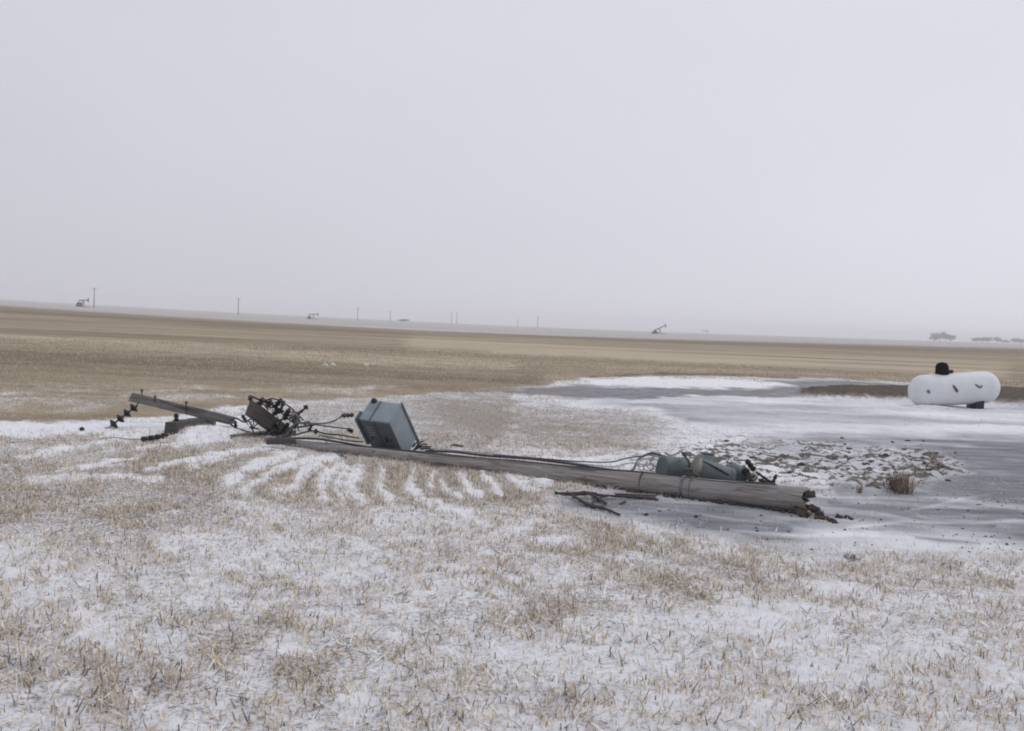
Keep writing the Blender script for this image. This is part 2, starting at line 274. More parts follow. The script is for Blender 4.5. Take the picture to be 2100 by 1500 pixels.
def ground_material():
    m = bpy.data.materials.new('snowy_stubble_ground'); m.use_nodes = True; t = m.node_tree; b = t.nodes['Principled BSDF']
    N = t.nodes.new; L = t.links.new
    def at(n): a = N('ShaderNodeAttribute'); a.attribute_name = n; return a.outputs['Fac']
    tc = N('ShaderNodeTexCoord')
    def noise(sc, det=5, st=(1, 1, 1), rough=.6):
        mp = N('ShaderNodeMapping'); mp.inputs['Scale'].default_value = st; L(tc.outputs['Object'], mp.inputs[0])
        n = N('ShaderNodeTexNoise'); n.inputs['Scale'].default_value = sc; n.inputs['Detail'].default_value = det; n.inputs['Roughness'].default_value = rough
        L(mp.outputs[0], n.inputs[0]); return n.outputs[0]
    def m2(op, a, b2): return M(op, a, b2, t)
    def ramp(x, stops):
        r = N('ShaderNodeValToRGB'); e = r.color_ramp.elements
        while len(e) < len(stops): e.new(.5)
        for i, (p, c) in enumerate(stops): e[i].position = p; e[i].color = (*c, 1)
        L(x, r.inputs[0]); return r.outputs[0]
    def mix(f, a, c):
        x = N('ShaderNodeMix'); x.data_type = 'RGBA'
        if isinstance(f, float): x.inputs[0].default_value = f
        else: L(f, x.inputs[0])
        for i, s in ((6, a), (7, c)):
            if isinstance(s, tuple): x.inputs[i].default_value = (*s, 1)
            else: L(s, x.inputs[i])
        return x.outputs[2]
    nf = noise(34, 6, rough=.78); nm = noise(7, 5); nl = noise(1.3, 5); ns = noise(1.0, 6, (.06, .5, 1)); nst = noise(2.2, 6, (.35, 1.6, 1), .7)
    nmid = noise(1.0, 6, (.5, .9, 1), .75)
    # field
    ft = m2('ADD', at('tone'), m2('ADD', m2('MULTIPLY', m2('SUBTRACT', ns, .5), 1.0), m2('MULTIPLY', m2('SUBTRACT', nmid, .5), 1.0)))
    fc = ramp(ft, [(0.05, (.20, .158, .105)), (.45, (.30, .243, .165)), (.95, (.50, .42, .30))])
    # litter between stubble
    lc = ramp(nf, [(.3, (.09, .085, .08)), (.45, (.28, .25, .215)), (.64, (.52, .47, .40))])
    base = mix(at('field'), lc, fc)
    base = mix(at('soil'), base, ramp(nm, [(.35, (.05, .040, .030)), (.65, (.14, .112, .082))]))
    # snow cover
    cv = m2('ADD', at('snow'), m2('ADD', m2('MULTIPLY', m2('SUBTRACT', nf, .5), 1.7), m2('ADD', m2('MULTIPLY', m2('SUBTRACT', nm, .5), .5), m2('MULTIPLY', m2('SUBTRACT', nl, .5), .45))))
    cvr = ramp(cv, [(.34, (0, 0, 0)), (.64, (1, 1, 1))])
    sn = ramp(nm, [(.3, (.76, .77, .80)), (.7, (.90, .905, .92))])
    ic = ramp(m2('ADD', m2('MULTIPLY', nst, .5), m2('ADD', m2('MULTIPLY', nf, .3), m2('MULTIPLY', nl, .2))), [(.34, (.125, .13, .142)), (.5, (.235, .242, .26)), (.64, (.46, .47, .495))])
    icef = m2('MULTIPLY', at('ice'), m2('ADD', .72, m2('MULTIPLY', nst, .5)))
    sn = mix(icef, sn, ic)
    c = mix(cvr, base, sn)
    L(c, b.inputs['Base Color']); b.inputs['Roughness'].default_value = .9; b.inputs['Specular IOR Level'].default_value = .15
    bp = N('ShaderNodeBump'); bp.inputs['Strength'].default_value = .8; bp.inputs['Distance'].default_value = .03
    L(m2('ADD', m2('MULTIPLY', nf, .6), nm), bp.inputs['Height']); L(bp.outputs[0], b.inputs['Normal'])
    return m

# ------------------------------------------------------------------ object helpers
def tag(o, label=None, cat=None, group=None, kind=None):
    if label: o['label'] = label
    if cat: o['category'] = cat
    if group: o['group'] = group
    if kind: o['kind'] = kind
    return o
def empty(name, loc, label, cat, group=None, kind=None):
    o = bpy.data.objects.new(name, None); col.objects.link(o); o.location = loc; o.empty_display_size = .1
    return tag(o, label, cat, group, kind)
class MB:
    def __init__(s): s.v = []; s.f = []
    def add(s, vs, fs):
        k = len(s.v); s.v += [V3(v) for v in vs]; s.f += [tuple(i + k for i in f) for f in fs]; return s
    def lathe(s, p0, p1, prof, seg=16, jag=0):
        p0, p1 = V3(p0), V3(p1); ax = (p1 - p0); q = ax.normalized().to_track_quat('X', 'Z').to_matrix()
        e1, e2 = q.col[1], q.col[2]; vs = []; fs = []
        for (tt, r) in prof:
            for k in range(seg):
                a = 2 * math.pi * k / seg; vs.append(p0 + ax * tt + (e1 * math.cos(a) + e2 * math.sin(a)) * max(r, 1e-4))
        n = len(prof)
        for i in range(n - 1):
            for k in range(seg):
                fs.append((i * seg + k, i * seg + (k + 1) % seg, (i + 1) * seg + (k + 1) % seg, (i + 1) * seg + k))
        fs.append(tuple(range(seg))[::-1]); fs.append(tuple((n - 1) * seg + k for k in range(seg)))
        return s.add(vs, fs)
    def tube(s, pts, r, seg=8, closed=False):
        pts = [V3(p) for p in pts]; n = len(pts); vs = []; fs = []; prev = Vector((0, 0, 1))
        for i, p in enumerate(pts):
            a = pts[max(i - 1, 0)]; b = pts[min(i + 1, n - 1)]
            if closed: a = pts[i - 1]; b = pts[(i + 1) % n]
            d = (b - a).normalized(); e1 = prev - d * prev.dot(d)
            if e1.length < 1e-4: e1 = d.orthogonal()
            e1.normalize(); e2 = d.cross(e1); prev = e1; rr = r[i] if isinstance(r, (list, tuple)) else r
            for k in range(seg):
                t = 2 * math.pi * k / seg; vs.append(p + (e1 * math.cos(t) + e2 * math.sin(t)) * rr)
        for i in range(n if closed else n - 1):
            j = (i + 1) % n
            for k in range(seg): fs.append((i * seg + k, i * seg + (k + 1) % seg, j * seg + (k + 1) % seg, j * seg + k))
        if not closed: fs.append(tuple(range(seg))[::-1]); fs.append(tuple((n - 1) * seg + k for k in range(seg)))
        return s.add(vs, fs)
    def box(s, o, a, b, c):   # corner + three edge vectors
        o, a, b, c = map(V3, (o, a, b, c))
        vs = [o, o + a, o + a + b, o + b, o + c, o + a + c, o + a + b + c, o + b + c]
        return s.add(vs, [(0, 3, 2, 1), (4, 5, 6, 7), (0, 1, 5, 4), (1, 2, 6, 5), (2, 3, 7, 6), (3, 0, 4, 7)])
    def blob(s, c, r, sub=2, amp=.3, seed=0):
        bm = bmesh.new(); bmesh.ops.create_icosphere(bm, subdivisions=sub, radius=1); rr = random.Random(seed); c = V3(c)
        r = r if isinstance(r, (tuple, list)) else (r, r, r); ph = [rr.uniform(0, 6) for _ in range(6)]
        vs = []
        for v in bm.verts:
            p = v.co; k = 1 + amp * (math.sin(p.x * 3 + ph[0]) * math.sin(p.y * 4 + ph[1]) + .6 * math.sin(p.z * 5 + ph[2] + p.x * 4) + rr.uniform(-.25, .25))
            vs.append(Vector((p.x * r[0] * k, p.y * r[1] * k, p.z * r[2] * k)) + c)
        fs = [tuple(v.index for v in f.verts) for f in bm.faces]; bm.free(); return s.add(vs, fs)
    def build(s, name, material, parent=None, bevel=0, smooth=True, ang=40):
        loc = Vector(parent_world(parent)) if parent else Vector((0, 0, 0))
        if parent is None:
            c = sum(s.v, Vector()) / len(s.v); loc = Vector((c.x, c.y, min(v.z for v in s.v)))
        me = bpy.data.meshes.new(name); me.from_pydata([v - loc for v in s.v], [], s.f); me.materials.append(material)
        bm = bmesh.new(); bm.from_mesh(me); bmesh.ops.recalc_face_normals(bm, faces=bm.faces)
        if bevel: bmesh.ops.bevel(bm, geom=bm.edges[:], offset=bevel, segments=2, affect='EDGES', profile=.6)
        bm.to_mesh(me); bm.free()
        if smooth:
            me.polygons.foreach_set('use_smooth', [True] * len(me.polygons))
            me.set_sharp_from_angle(angle=R(ang))
        o = bpy.data.objects.new(name, me); col.objects.link(o)
        if parent: o.parent = parent
        else: o.location = loc
        return o
def parent_world(p):
    l = Vector(p.location)
    while p.parent: p = p.parent; l = l + Vector(p.location)
    return l
def oriented(name, p0, p1, builder, material, parent, upv=(0, 0, 1), bevel=0):
    """mesh built in a local frame whose X runs from p0 to p1, so that the wood grain follows the length"""
    p0, p1 = V3(p0), V3(p1); d = (p1 - p0); Ln = d.length; x = d.normalized(); z = V3(upv); z = (z - x * z.dot(x)).normalized(); y = z.cross(x)
    mb = MB(); builder(mb, Ln)
    me = bpy.data.meshes.new(name); me.from_pydata(mb.v, [], mb.f); me.materials.append(material)
    bm = bmesh.new(); bm.from_mesh(me); bmesh.ops.recalc_face_normals(bm, faces=bm.faces)
    if bevel: bmesh.ops.bevel(bm, geom=bm.edges[:], offset=bevel, segments=2, affect='EDGES')
    bm.to_mesh(me); bm.free(); me.polygons.foreach_set('use_smooth', [True] * len(me.polygons)); me.set_sharp_from_angle(angle=R(40))
    o = bpy.data.objects.new(name, me); col.objects.link(o)
    o.rotation_euler = Matrix((x, y, z)).transposed().to_euler()
    if parent: o.parent = parent; o.location = p0 - parent_world(parent)
    else: o.location = p0
    return o
def beam(name, p0, p1, wd, ht, material, parent, upv=(0, 0, 1), seed=1):
    rr = random.Random(seed)
    def b(mb, Ln):
        n = 14; vs = []; fs = []
        for i in range(n + 1):
            t = i / n; x = Ln * t; k = 1 + rr.uniform(-.03, .03)
            for (sy, sz) in ((-1, -1), (1, -1), (1, 1), (-1, 1)):
                jx = rr.uniform(-.02, .02) if i in (0, n) else 0
                vs.append((x + jx, sy * wd / 2 * k + rr.uniform(-.002, .002), sz * ht / 2 * k + rr.uniform(-.002, .002)))
        for i in range(n):
            for k in range(4): fs.append((i * 4 + k, i * 4 + (k + 1) % 4, (i + 1) * 4 + (k + 1) % 4, (i + 1) * 4 + k))
        fs.append((3, 2, 1, 0)); fs.append((n * 4, n * 4 + 1, n * 4 + 2, n * 4 + 3)); mb.add(vs, fs)
    return oriented(name, p0, p1, b, material, parent, upv)
def catmull(pts, n=6):
    pts = [V3(p) for p in pts]; q = [pts[0]] + pts + [pts[-1]]; out = []
    for i in range(1, len(q) - 2):
        for k in range(n):
            t = k / n; a, b, c, d = q[i - 1], q[i], q[i + 1], q[i + 2]
            out.append(.5 * ((2 * b) + (c - a) * t + (2 * a - 5 * b + 4 * c - d) * t * t + (3 * b - a - 3 * c + d) * t ** 3))
    return out + [pts[-1]]
def disc_prof(n, r, core, start=.08, end=.92):
    pr = [(0, core * .8), (start, core)]
    for i in range(n):
        a = start + (end - start) * i / n; b = (end - start) / n
        pr += [(a + b * .08, core), (a + b * .32, r * .96), (a + b * .42, r), (a + b * .55, r * .72), (a + b * .7, core * 1.3)]
    return pr + [(end, core), (1, core * .8)]

# ------------------------------------------------------------------ ground sheet
def build_ground():
    az = np.concatenate([np.linspace(-180, -44, 40)[:-1], np.linspace(-44, -31, 60)[:-1], np.linspace(-31, 31, 900)[:-1], np.linspace(31, 44, 60)[:-1], np.linspace(44, 180, 40)])
    rr = np.concatenate([np.array([.02, .6, 1.5, 2.3, 2.9]), np.geomspace(3.3, 60, 640), np.geomspace(60.8, 2900, 260)])
    A, Rr = np.meshgrid(np.radians(az), rr); x = (Rr * np.sin(A)).ravel(); y = (Rr * np.cos(A)).ravel()
    mp = ground_maps(x, y); z = height(x, y, mp)
    nr, na = len(rr), len(az); i = np.arange(nr - 1)[:, None] * na + np.arange(na - 1)[None, :]
    f = np.stack([i, i + 1, i + 1 + na, i + na], -1).reshape(-1, 4)[:, ::-1]
    me = bpy.data.meshes.new('ground'); me.vertices.add(len(x)); me.vertices.foreach_set('co', np.stack([x, y, z], 1).astype(np.float32).ravel())
    me.loops.add(f.size); me.loops.foreach_set('vertex_index', f.ravel().astype(np.int32)); me.polygons.add(len(f))
    me.polygons.foreach_set('loop_start', (np.arange(len(f)) * 4).astype(np.int32)); me.polygons.foreach_set('use_smooth', np.ones(len(f), bool)); me.update(calc_edges=True)
    for k in ('snow', 'ice', 'soil', 'tone', 'field'):
        a = me.attributes.new(k, 'FLOAT', 'POINT'); a.data.foreach_set('value', mp[k].astype(np.float32))
    me.materials.append(ground_material()); me.validate()
    o = bpy.data.objects.new('ground', me); col.objects.link(o); o['kind'] = 'structure'; o['label'] = 'flat stubble field with patchy thin snow and grey packed yard'
    return o
build_ground()

# ------------------------------------------------------------------ stubble (uncountable stalks)
def blades(name, x, y, hgt, wid, lean, tint, label, zoff=None):
    n = len(x); m = ground_maps(x, y); z = height(x, y, m) + np.where(lean > .9, .006, -.006)
    yaw = rng.uniform(0, 2 * np.pi, n); la = rng.uniform(0, 2 * np.pi, n)
    lx = np.cos(la) * lean * hgt; ly = np.sin(la) * lean * hgt; lz = hgt * np.sqrt(np.clip(1 - lean ** 2, .05, 1))
    yaw = np.where(lean > .9, la + 1.57, yaw); dx = np.cos(yaw) * wid / 2; dy = np.sin(yaw) * wid / 2
    v = np.zeros((n, 4, 3), np.float32)
    v[:, 0] = np.stack([x - dx, y - dy, z], 1); v[:, 1] = np.stack([x + dx, y + dy, z], 1)
    v[:, 2] = np.stack([x + lx + dx * .5, y + ly + dy * .5, z + lz], 1); v[:, 3] = np.stack([x + lx - dx * .5, y + ly - dy * .5, z + lz], 1)
    me = bpy.data.meshes.new(name); me.vertices.add(n * 4); me.vertices.foreach_set('co', v.ravel())
    me.loops.add(n * 4); me.loops.foreach_set('vertex_index', np.arange(n * 4, dtype=np.int32)); me.polygons.add(n)
    me.polygons.foreach_set('loop_start', (np.arange(n) * 4).astype(np.int32)); me.update(calc_edges=True)
    a = me.attributes.new('tint', 'FLOAT_COLOR', 'POINT'); c = np.ones((n, 4, 4), np.float32); c[:, :, :3] = tint[:, None, :]; a.data.foreach_set('color', c.ravel())
    me.materials.append(MT['stub']); o = bpy.data.objects.new(name, me); col.objects.link(o)
    tag(o, label, 'stubble', kind='stuff'); return o
def sample(dmin, dmax, n, half=.64):
    r = np.sqrt(rng.uniform(dmin ** 2, dmax ** 2, n)); a = rng.uniform(-half, half, n); return r * np.sin(a), r * np.cos(a)
def tints(n, light=.5):
    k = rng.uniform(0, 1, n)[:, None]; pal = np.array([(.62, .50, .345), (.78, .66, .49), (.44, .35, .245), (.13, .12, .115), (.88, .87, .86), (.27, .225, .18)])
    i = rng.choice(6, n, p=[.27, .23, .08, .07, .28, .07]); return pal[i] * (.8 + .4 * k)
def stub_field():
    # near stalks
    x, y = sample(3.4, 17, 620000); m = ground_maps(x, y)
    row = .5 + .5 * np.sin((x * .82 + y * .57) * 2 * np.pi / .30 + 3 * fbm(x * .7, y * .7, 61, 2))
    cl = fbm(x * 2.6, y * 2.6, 63, 3)
    dens = (.22 + .5 * sstep(.40, .70, cl) + .45 * m['tuft'] * sstep(.25, .5, cl)) * (.6 + .5 * row) * (1 - .955 * m['icez']) * (1 - m['mound']) * (1 - .9 * m['soil'])
    dens *= np.where(m['snow'] > .9, .25, 1)
    k = rng.uniform(0, 1, len(x)) < dens * .85; x, y = x[k], y[k]; n = len(x); tf = m['tuft'][k]
    h = rng.uniform(.02, .062, n) * (1 + .35 * tf); fl = rng.uniform(0, 1, n) < .26; h = np.where(fl, rng.uniform(.04, .13, n), h); lean = np.where(fl, rng.uniform(.93, .995, n), rng.uniform(.05, .85, n) ** 1.2)
    blades('stubble', x, y, h, rng.uniform(.004, .0105, n), lean, tints(n), 'short cut straw stubble poking through thin snow in the foreground')
    # far side, coarser
    x, y = sample(16.5, 62, 330000); m = ground_maps(x, y); cl = fbm(x * 1.4, y * 1.4, 65, 3)
    dens = (.10 + .6 * sstep(.42, .66, cl)) * (1 - .98 * m['icez']) * (1 - m['mound']) * (1 - m['soil']) * np.where((m['snow'] > .8) | (m['ice'] > .2), .02, 1)
    k = rng.uniform(0, 1, len(x)) < dens; x, y = x[k], y[k]; n = len(x); r = np.hypot(x, y)
    tn = tints(n); tn = tn * .6 + .4 * np.array([.46, .38, .27])
    blades('far_stubble', x, y, rng.uniform(.03, .085, n), rng.uniform(.006, .012, n) * (r / 25), rng.uniform(.1, .8, n), tn, 'tan stubble of the open field behind the fallen pole')
stub_field()

# ------------------------------------------------------------------ the fallen pole
b0 = G(1652, 1052); b1 = G(546, 909)
ra, rb = .145, .058
A0 = Vector((b0.x, b0.y, ra + .0)); A1 = Vector((b1.x, b1.y, .022))
def pole_at(px):   # point on the axis at a picture column, for fittings that sit on the pole
    best = None
    for i in range(401):
        t = i / 400; p = A0.lerp(A1, t); q = p - cam_pos; X = 1050 + F * q.dot(rt) / q.dot(fw)
        if best is None or abs(X - px) < best[0]: best = (abs(X - px), t, p)
    return best[1], best[2]
pole = empty('utility_pole', (b0.x, b0.y, 0), 'long snapped grey wooden utility pole lying across the snowy stubble', 'utility pole')
def shaft(mb, Ln):
    rr = random.Random(3); seg = 28; n = 60; vs = []; fs = []
    jag = [rr.uniform(-.035, .035) + .025 * math.sin(k * .9) for k in range(seg)]
    for i in range(n + 1):
        t = i / n
        for k in range(seg):
            a = 2 * math.pi * k / seg; r = ra + (rb - ra) * t ** .9; r *= 1 + .018 * math.sin(a * 3 + t * 9) + .012 * math.sin(t * 40 + a) + rr.uniform(-.006, .006)
            x = Ln * t + (jag[k] if i == 0 else (jag[k] * .3 if i == 1 else 0))
            sag = -.012 * math.sin(t * 5)
            vs.append((x, r * math.cos(a), r * math.sin(a) + sag))
    for i in range(n):
        for k in range(seg): fs.append((i * seg + k, i * seg + (k + 1) % seg, (i + 1) * seg + (k + 1) % seg, (i + 1) * seg + k))
    fs.append(tuple((n) * seg + k for k in range(seg)))
    c = len(vs); vs.append((.06, 0, 0))
    for k in range(seg): fs.append((c, (k + 1) % seg, k))
    mb.add(vs, fs)
oriented('shaft', A0, A1, shaft, MT['pole'], pole)
axd = (A1 - A0).normalized()
# splinters at the snapped butt
for k in range(9):
    rr = random.Random(k + 20); a = rr.uniform(0, 6.28); q = axd.to_track_quat('X', 'Z').to_matrix()
    o = A0 + (q.col[1] * math.cos(a) + q.col[2] * math.sin(a)) * ra * rr.uniform(.3, .85)
    e = o - axd * rr.uniform(.02, .08) + Vector((0, 0, rr.uniform(-.05, .02))); e.z = max(e.z, .02)
    MB().lathe(o + axd * .1, e, [(0, .028), (.6, .02), (1, .002)], 6).build('splinter', MT['splint'], pole)
# steel bands and a seam of the pole
for px, wd, mt in ((1402, .03, 'galv'), (1418, .010, 'galv'), (1318, .006, 'debris')):
    t, p = pole_at(px); r = ra + (rb - ra) * t ** .9
    MB().lathe(p - axd * wd / 2, p + axd * wd / 2, [(0, r), (.0, r + .008), (1, r + .008), (1, r)], 28).build('steel_band', MT[mt], pole)
# nail heads / knots
for px, dz in ((1597, .3), (1606, -.1), (1180, .2), (960, .1)):
    t, p = pole_at(px); r = ra + (rb - ra) * t ** .9; d = Vector((.1, -math.cos(dz), math.sin(dz))).normalized()
    MB().lathe(p + d * r * .9, p + d * (r + .012), [(0, .014), (.8, .014), (1, .008)], 8).build('bolt_head', MT['iron'], pole)
# ground wire down the shaft
pts = []
for i in range(30):
    px = 720 + (1590 - 720) * i / 29; t, p = pole_at(px); r = ra + (rb - ra) * t ** .9
    ang = 1.15 + .12 * math.sin(i * .7); pts.append(p + Vector((0, -math.cos(ang), math.sin(ang))) * (r + .01))
MB().tube(catmull(pts, 3), .006, 6).build('ground_wire', MT['wire'], pole)

# ------------------------------------------------------------------ loose wires beside the pole
def wire(pts, r, material, label, name='wire', group='loose wires around the fallen pole'):
    o = MB().tube(catmull(pts, 6), r, 7).build(name, MT[material]); return tag(o, label, 'wire', group)
def over(px, dz=0.03, dy=0.05):   # a point lying on top of / just behind the pole
    t, p = pole_at(px); r = ra + (rb - ra) * t ** .9; return Vector((p.x, p.y + dy, p.z + r * .75 + dz))
wire([over(870, .03, .10), over(930, .05, .12), over(1000, .04, .13), over(1080, .05, .14), over(1160, .035, .16), over(1240, .0, .22), over(1300, -.03, .4), P(1310, 942, 12.9), P(1335, 930, 13.1), P(1352, 934, 12.9)], .016, 'wire', 'thick grey cable along the top of the pole, rising to the right transformers')
wire([over(700, .012, .03), over(800, .012, .03), over(880, .02, .04), over(980, .01, .04), over(1060, .02, .05), over(1150, .012, .05), over(1235, .016, .05), over(1300, .02, .08), over(1345, .015, .1)], .013, 'wire', 'dark cable lying along the upper edge of the shaft from the cabinet')
wire([over(884, .06, .2), over(960, .055, .25), over(1040, .05, .27), over(1120, .04, .3), over(1200, .02, .34), P(1262, 958, 12.8), P(1290, 950, 12.8), P(1330, 955, 12.6)], .008, 'wirelt', 'thin frosted wire curving behind the middle of the pole')
wire([over(552, .01, -.02), over(590, .04, -.02), over(650, .075, -.03), over(700, .05, .0), over(760, .02, .0), over(850, .02, .02)], .016, 'iron', 'black cable on the thin tip of the pole')
wire([P(1302, 985, 12.2), P(1316, 972, 12.2), P(1322, 955, 12.3), P(1332, 962, 12.2), P(1344, 975, 12.2), P(1318, 968, 12.2), P(1306, 948, 12.3), P(1326, 940, 12.35)], .007, 'wirelt', 'frosted wire curled beside the pale ring by the transformers')
# wire coil by the transformer
for k, (cx, cy, rr_) in enumerate(((1330, 958, .05), (1318, 950, .045), (1338, 968, .04))):
    c = P(cx, cy, 12.3 + .05 * k)
    o = MB().tube([c + rt * math.cos(a * .2618) * rr_ * 1.3 + up * math.sin(a * .2618 + .4 * k) * rr_ + fw * .03 * math.cos(a * .26) for a in range(24)], .006, 6, True).build('wire_loop', MT['wirelt'])
    tag(o, ('middle frosted wire loop left of the pale ring', 'uppermost left frosted wire loop beside the pole', 'lowest frosted wire loop touching the pole beside the ring')[k], 'wire loop', 'frosted wire loops by the transformers')
wire([over(1010, .05, .2), over(1100, .05, .26), over(1180, .05, .3), P(1250, 948, 12.9), P(1285, 940, 13), P(1315, 936, 13)], .009, 'wire', 'dark thin wire farthest behind the middle of the pole')
c = P(1345, 946, 12.35)
MB().tube([c + rt * math.cos(a * .2094) * .066 + up * math.sin(a * .2094) * .062 + fw * .02 * math.sin(a * .5) for a in range(30)], .011, 7, True).build('wire_coil', MT['wirelt'])
tag(bpy.context.scene.objects['wire_coil'], 'small pale ring of coiled wire at the left end of the transformers', 'wire coil')
# left wires on the snow
wire([P(226, 876, 15.6), P(205, 881, 15.7), P(188, 882, 15.8), P(172, 882, 15.9)], .006, 'wire', 'thin line running left from the hanging insulator string')
o = MB().lathe(G(168, 885), G(168, 885) + Vector((0, 0, .07)), [(0, .02), (.3, .04), (.7, .038), (1, .015)], 12).build('line_clamp', MT['tar']); tag(o, 'small black clamp at the left end of the line on the snow', 'clamp')
wire([G(290, 901), G(262, 901, .02), G(230, 898, .02), G(170, 903, .01), G(90, 904, .01), G(20, 908, .01)], .006, 'wire', 'long thin wire on the snow left of the lower insulator string')

# ------------------------------------------------------------------ left crossarm
DA = 16.2
ar0, ar1 = P(268, 814, 16.0), P(479, 864, 16.6)
arm = empty('crossarm', (ar1.x, ar1.y, 0), 'long grey crossarm timber propped up at its left end', 'crossarm', 'broken crossarms at the pole top')
beam('timber', ar0, ar1, .11, .145, MT['arm'], arm, seed=4)
for px, py0, py1 in ((291, 799, 828), (382, 824, 850), (318, 812, 826)):
    MB().lathe(P(px, py1, 16.1), P(px, py0, 16.05), [(0, .010), (.85, .010), (.86, .02), (1, .02)], 8).build('bolt', MT['iron'], arm)
MB().tube(catmull([P(284, 826, 15.95), P(281, 832, 15.9), P(278, 838, 15.9)], 4), .012, 6).build('hook', MT['iron'], arm)
def string(p0, p1, n, r, label, grp='strings of suspension insulators'):
    root = empty('insulator_string', p1, label, 'insulator', grp)
    ax = p1 - p0
    MB().lathe(p0, p1, [(0, .014), (1, .014)], 8).build('rod', MT['iron'], root)
    for i in range(n):
        a = p0 + ax * ((i + .2) / n); b = p0 + ax * ((i + .85) / n)
        MB().lathe(a, b, [(0, .022), (.05, .035), (.15, r * .7), (.3, r), (.55, r * .95), (.72, r * .7), (.85, .045), (1, .022)], 14).build('bell', MT['tar'], root)
    return root
string(P(281, 832, 15.9), P(226, 875, 15.7), 4, .085, 'black insulator bells hanging in a string from the raised crossarm end')
string(G(344, 893, .05), G(290, 902, .04), 4, .042, 'black insulator string lying flat on the snow below the hanging one')
# second, shorter timber
s0, s1 = P(350, 880, 15.2), P(432, 866, 16.8)
arm2 = empty('crossarm', (s0.x, s0.y, 0), 'short grey timber end lying on the snow beneath the long crossarm', 'crossarm', 'broken crossarms at the pole top')
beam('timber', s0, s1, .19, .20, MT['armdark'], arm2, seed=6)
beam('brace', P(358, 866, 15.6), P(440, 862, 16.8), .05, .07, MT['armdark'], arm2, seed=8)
MB().lathe(P(362, 866, 15.5), P(361, 848, 15.5), disc_prof(2, .05, .028), 14).build('pin_insulator', MT['tar'], arm2)
MB().blob(P(352, 892, 15.15), (.07, .06, .035), 2, .2, 5).build('end_fitting', MT['tar'], arm2)
# small insulators on the snow between the arms
def small_ins(px, py, dx, dy, L_, r, label, D=None, n=2, cat='insulator', grp='loose insulators by the broken crossarms'):
    p = G(px, py) + Vector((0, 0, r * .6)) if D is None else P(px, py, D)
    q = p + (rt * dx + up * dy).normalized() * L_
    root = empty('pin_insulator', p, label, cat, grp)
    MB().lathe(p, q, disc_prof(n, r, r * .45), 14).build('porcelain', MT['tar'], root)
    MB().lathe(p - (q - p) * .35, p, [(0, .008), (.9, .008), (1, .016)], 8).build('pin', MT['iron'], root)
    return root
small_ins(428, 876, .8, .3, .09, .045, 'small black insulator on the drift between the two crossarm groups')
small_ins(484, 886, -.1, 1, .16, .045, 'dark insulator standing at the right end of the long crossarm', n=3)
small_ins(506, 867, -.55, .9, .15, .045, 'black post insulator tilted left, standing beside the tangle', D=16.0, n=3)
small_ins(647, 893, .1, 1, .08, .045, 'small black insulator right of the tangle, before the cabinet')
small_ins(470, 903, .9, .5, .10, .02, 'thin dark pin in the drift below the long crossarm', n=1)

# ------------------------------------------------------------------ tangle: dark crossarm pointing at the viewer with fittings
t0, t1 = P(514, 838, 15.0), P(588, 893, 15.6)
tan_ = empty('crossarm', (t1.x, t1.y, 0), 'dark brown crossarm leaning left with black insulators tangled along it', 'crossarm', 'broken crossarms at the pole top')
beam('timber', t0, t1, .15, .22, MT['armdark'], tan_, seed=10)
def fit(px, py, qx, qy, r, n=2, D=15.1, name='insulator', mt='tar'):
    MB().lathe(P(px, py, D), P(qx, qy, D + .05), disc_prof(n, r * 1.25, r * .62), 12).build(name, MT[mt], tan_)
fit(520, 838, 511, 812, .035, 3); fit(530, 832, 540, 816, .045, 2); fit(548, 836, 556, 820, .04, 2); fit(562, 838, 578, 818, .045, 3)
fit(574, 846, 583, 822, .03, 2); fit(583, 862, 594, 838, .045, 3); fit(560, 852, 572, 838, .04, 2); fit(602, 868, 612, 846, .045, 2, 15.3); fit(612, 850, 629, 834, .018, 1, 15.3)
fit(625, 838, 630, 832, .035, 1, 15.3); fit(524, 858, 512, 842, .03, 2); fit(520, 846, 508, 836, .035, 2)
fit(556, 880, 574, 868, .06, 2, 15.3); fit(548, 884, 560, 872, .055, 2, 15.3); fit(574, 890, 592, 868, .05, 3, 15.2); fit(590, 888, 603, 872, .03, 2, 15.2); fit(596, 892, 606, 884, .03, 2, 15.2)
fit(622, 870, 636, 866, .03, 2, 15.3); fit(632, 884, 640, 874, .025, 1, 15.3)
def rod(a, b, r=.012, mt='iron', D=15.2, nm='rod'):
    MB().tube([P(*a, D), P(*b, D)], r, 6).build(nm, MT[mt], tan_)
rod((513, 812), (572, 838), .014); rod((540, 818), (600, 866), .012); rod((516, 880), (534, 864), .009); rod((518, 882), (512, 876), .008)
rod((586, 892), (608, 866), .012, 'galv', 15.1); rod((596, 895), (612, 870), .009, 'arm', 15.1); rod((560, 892), (590, 840), .010); rod((604, 852), (606, 876), .02, 'iron')
rod((568, 862), (612, 856), .010); rod((508, 832), (520, 860), .010); rod((576, 846), (560, 830), .01); rod((600, 878), (645, 872), .014)
MB().blob(P(566, 884, 15.35), (.11, .09, .075), 2, .3, 9).build('bracket', MT['iron'], tan_)
MB().blob(P(607, 866, 15.3), (.05, .05, .08), 2, .25, 12).build('clevis', MT['iron'], tan_)
rg = random.Random(77)
for k in range(34):   # short bent straps and broken hardware
    a = (rg.uniform(508, 615), rg.uniform(818, 892)); a = (a[0], max(a[1], 812 + (a[0] - 512) * .45)); an = rg.uniform(0, 6.28); l = rg.uniform(8, 22)
    rod(a, (a[0] + l * math.cos(an), min(a[1] + l * math.sin(an), 898)), rg.uniform(.006, .015), rg.choice(['iron', 'iron', 'armdark', 'galv']), 15.1 + rg.uniform(-.1, .25), 'strap')
bb = empty('broken_board', (P(480, 895, 15).x, P(480, 895, 15).y, 0), 'short grey board half under the snow beneath the dark tangle', 'board')
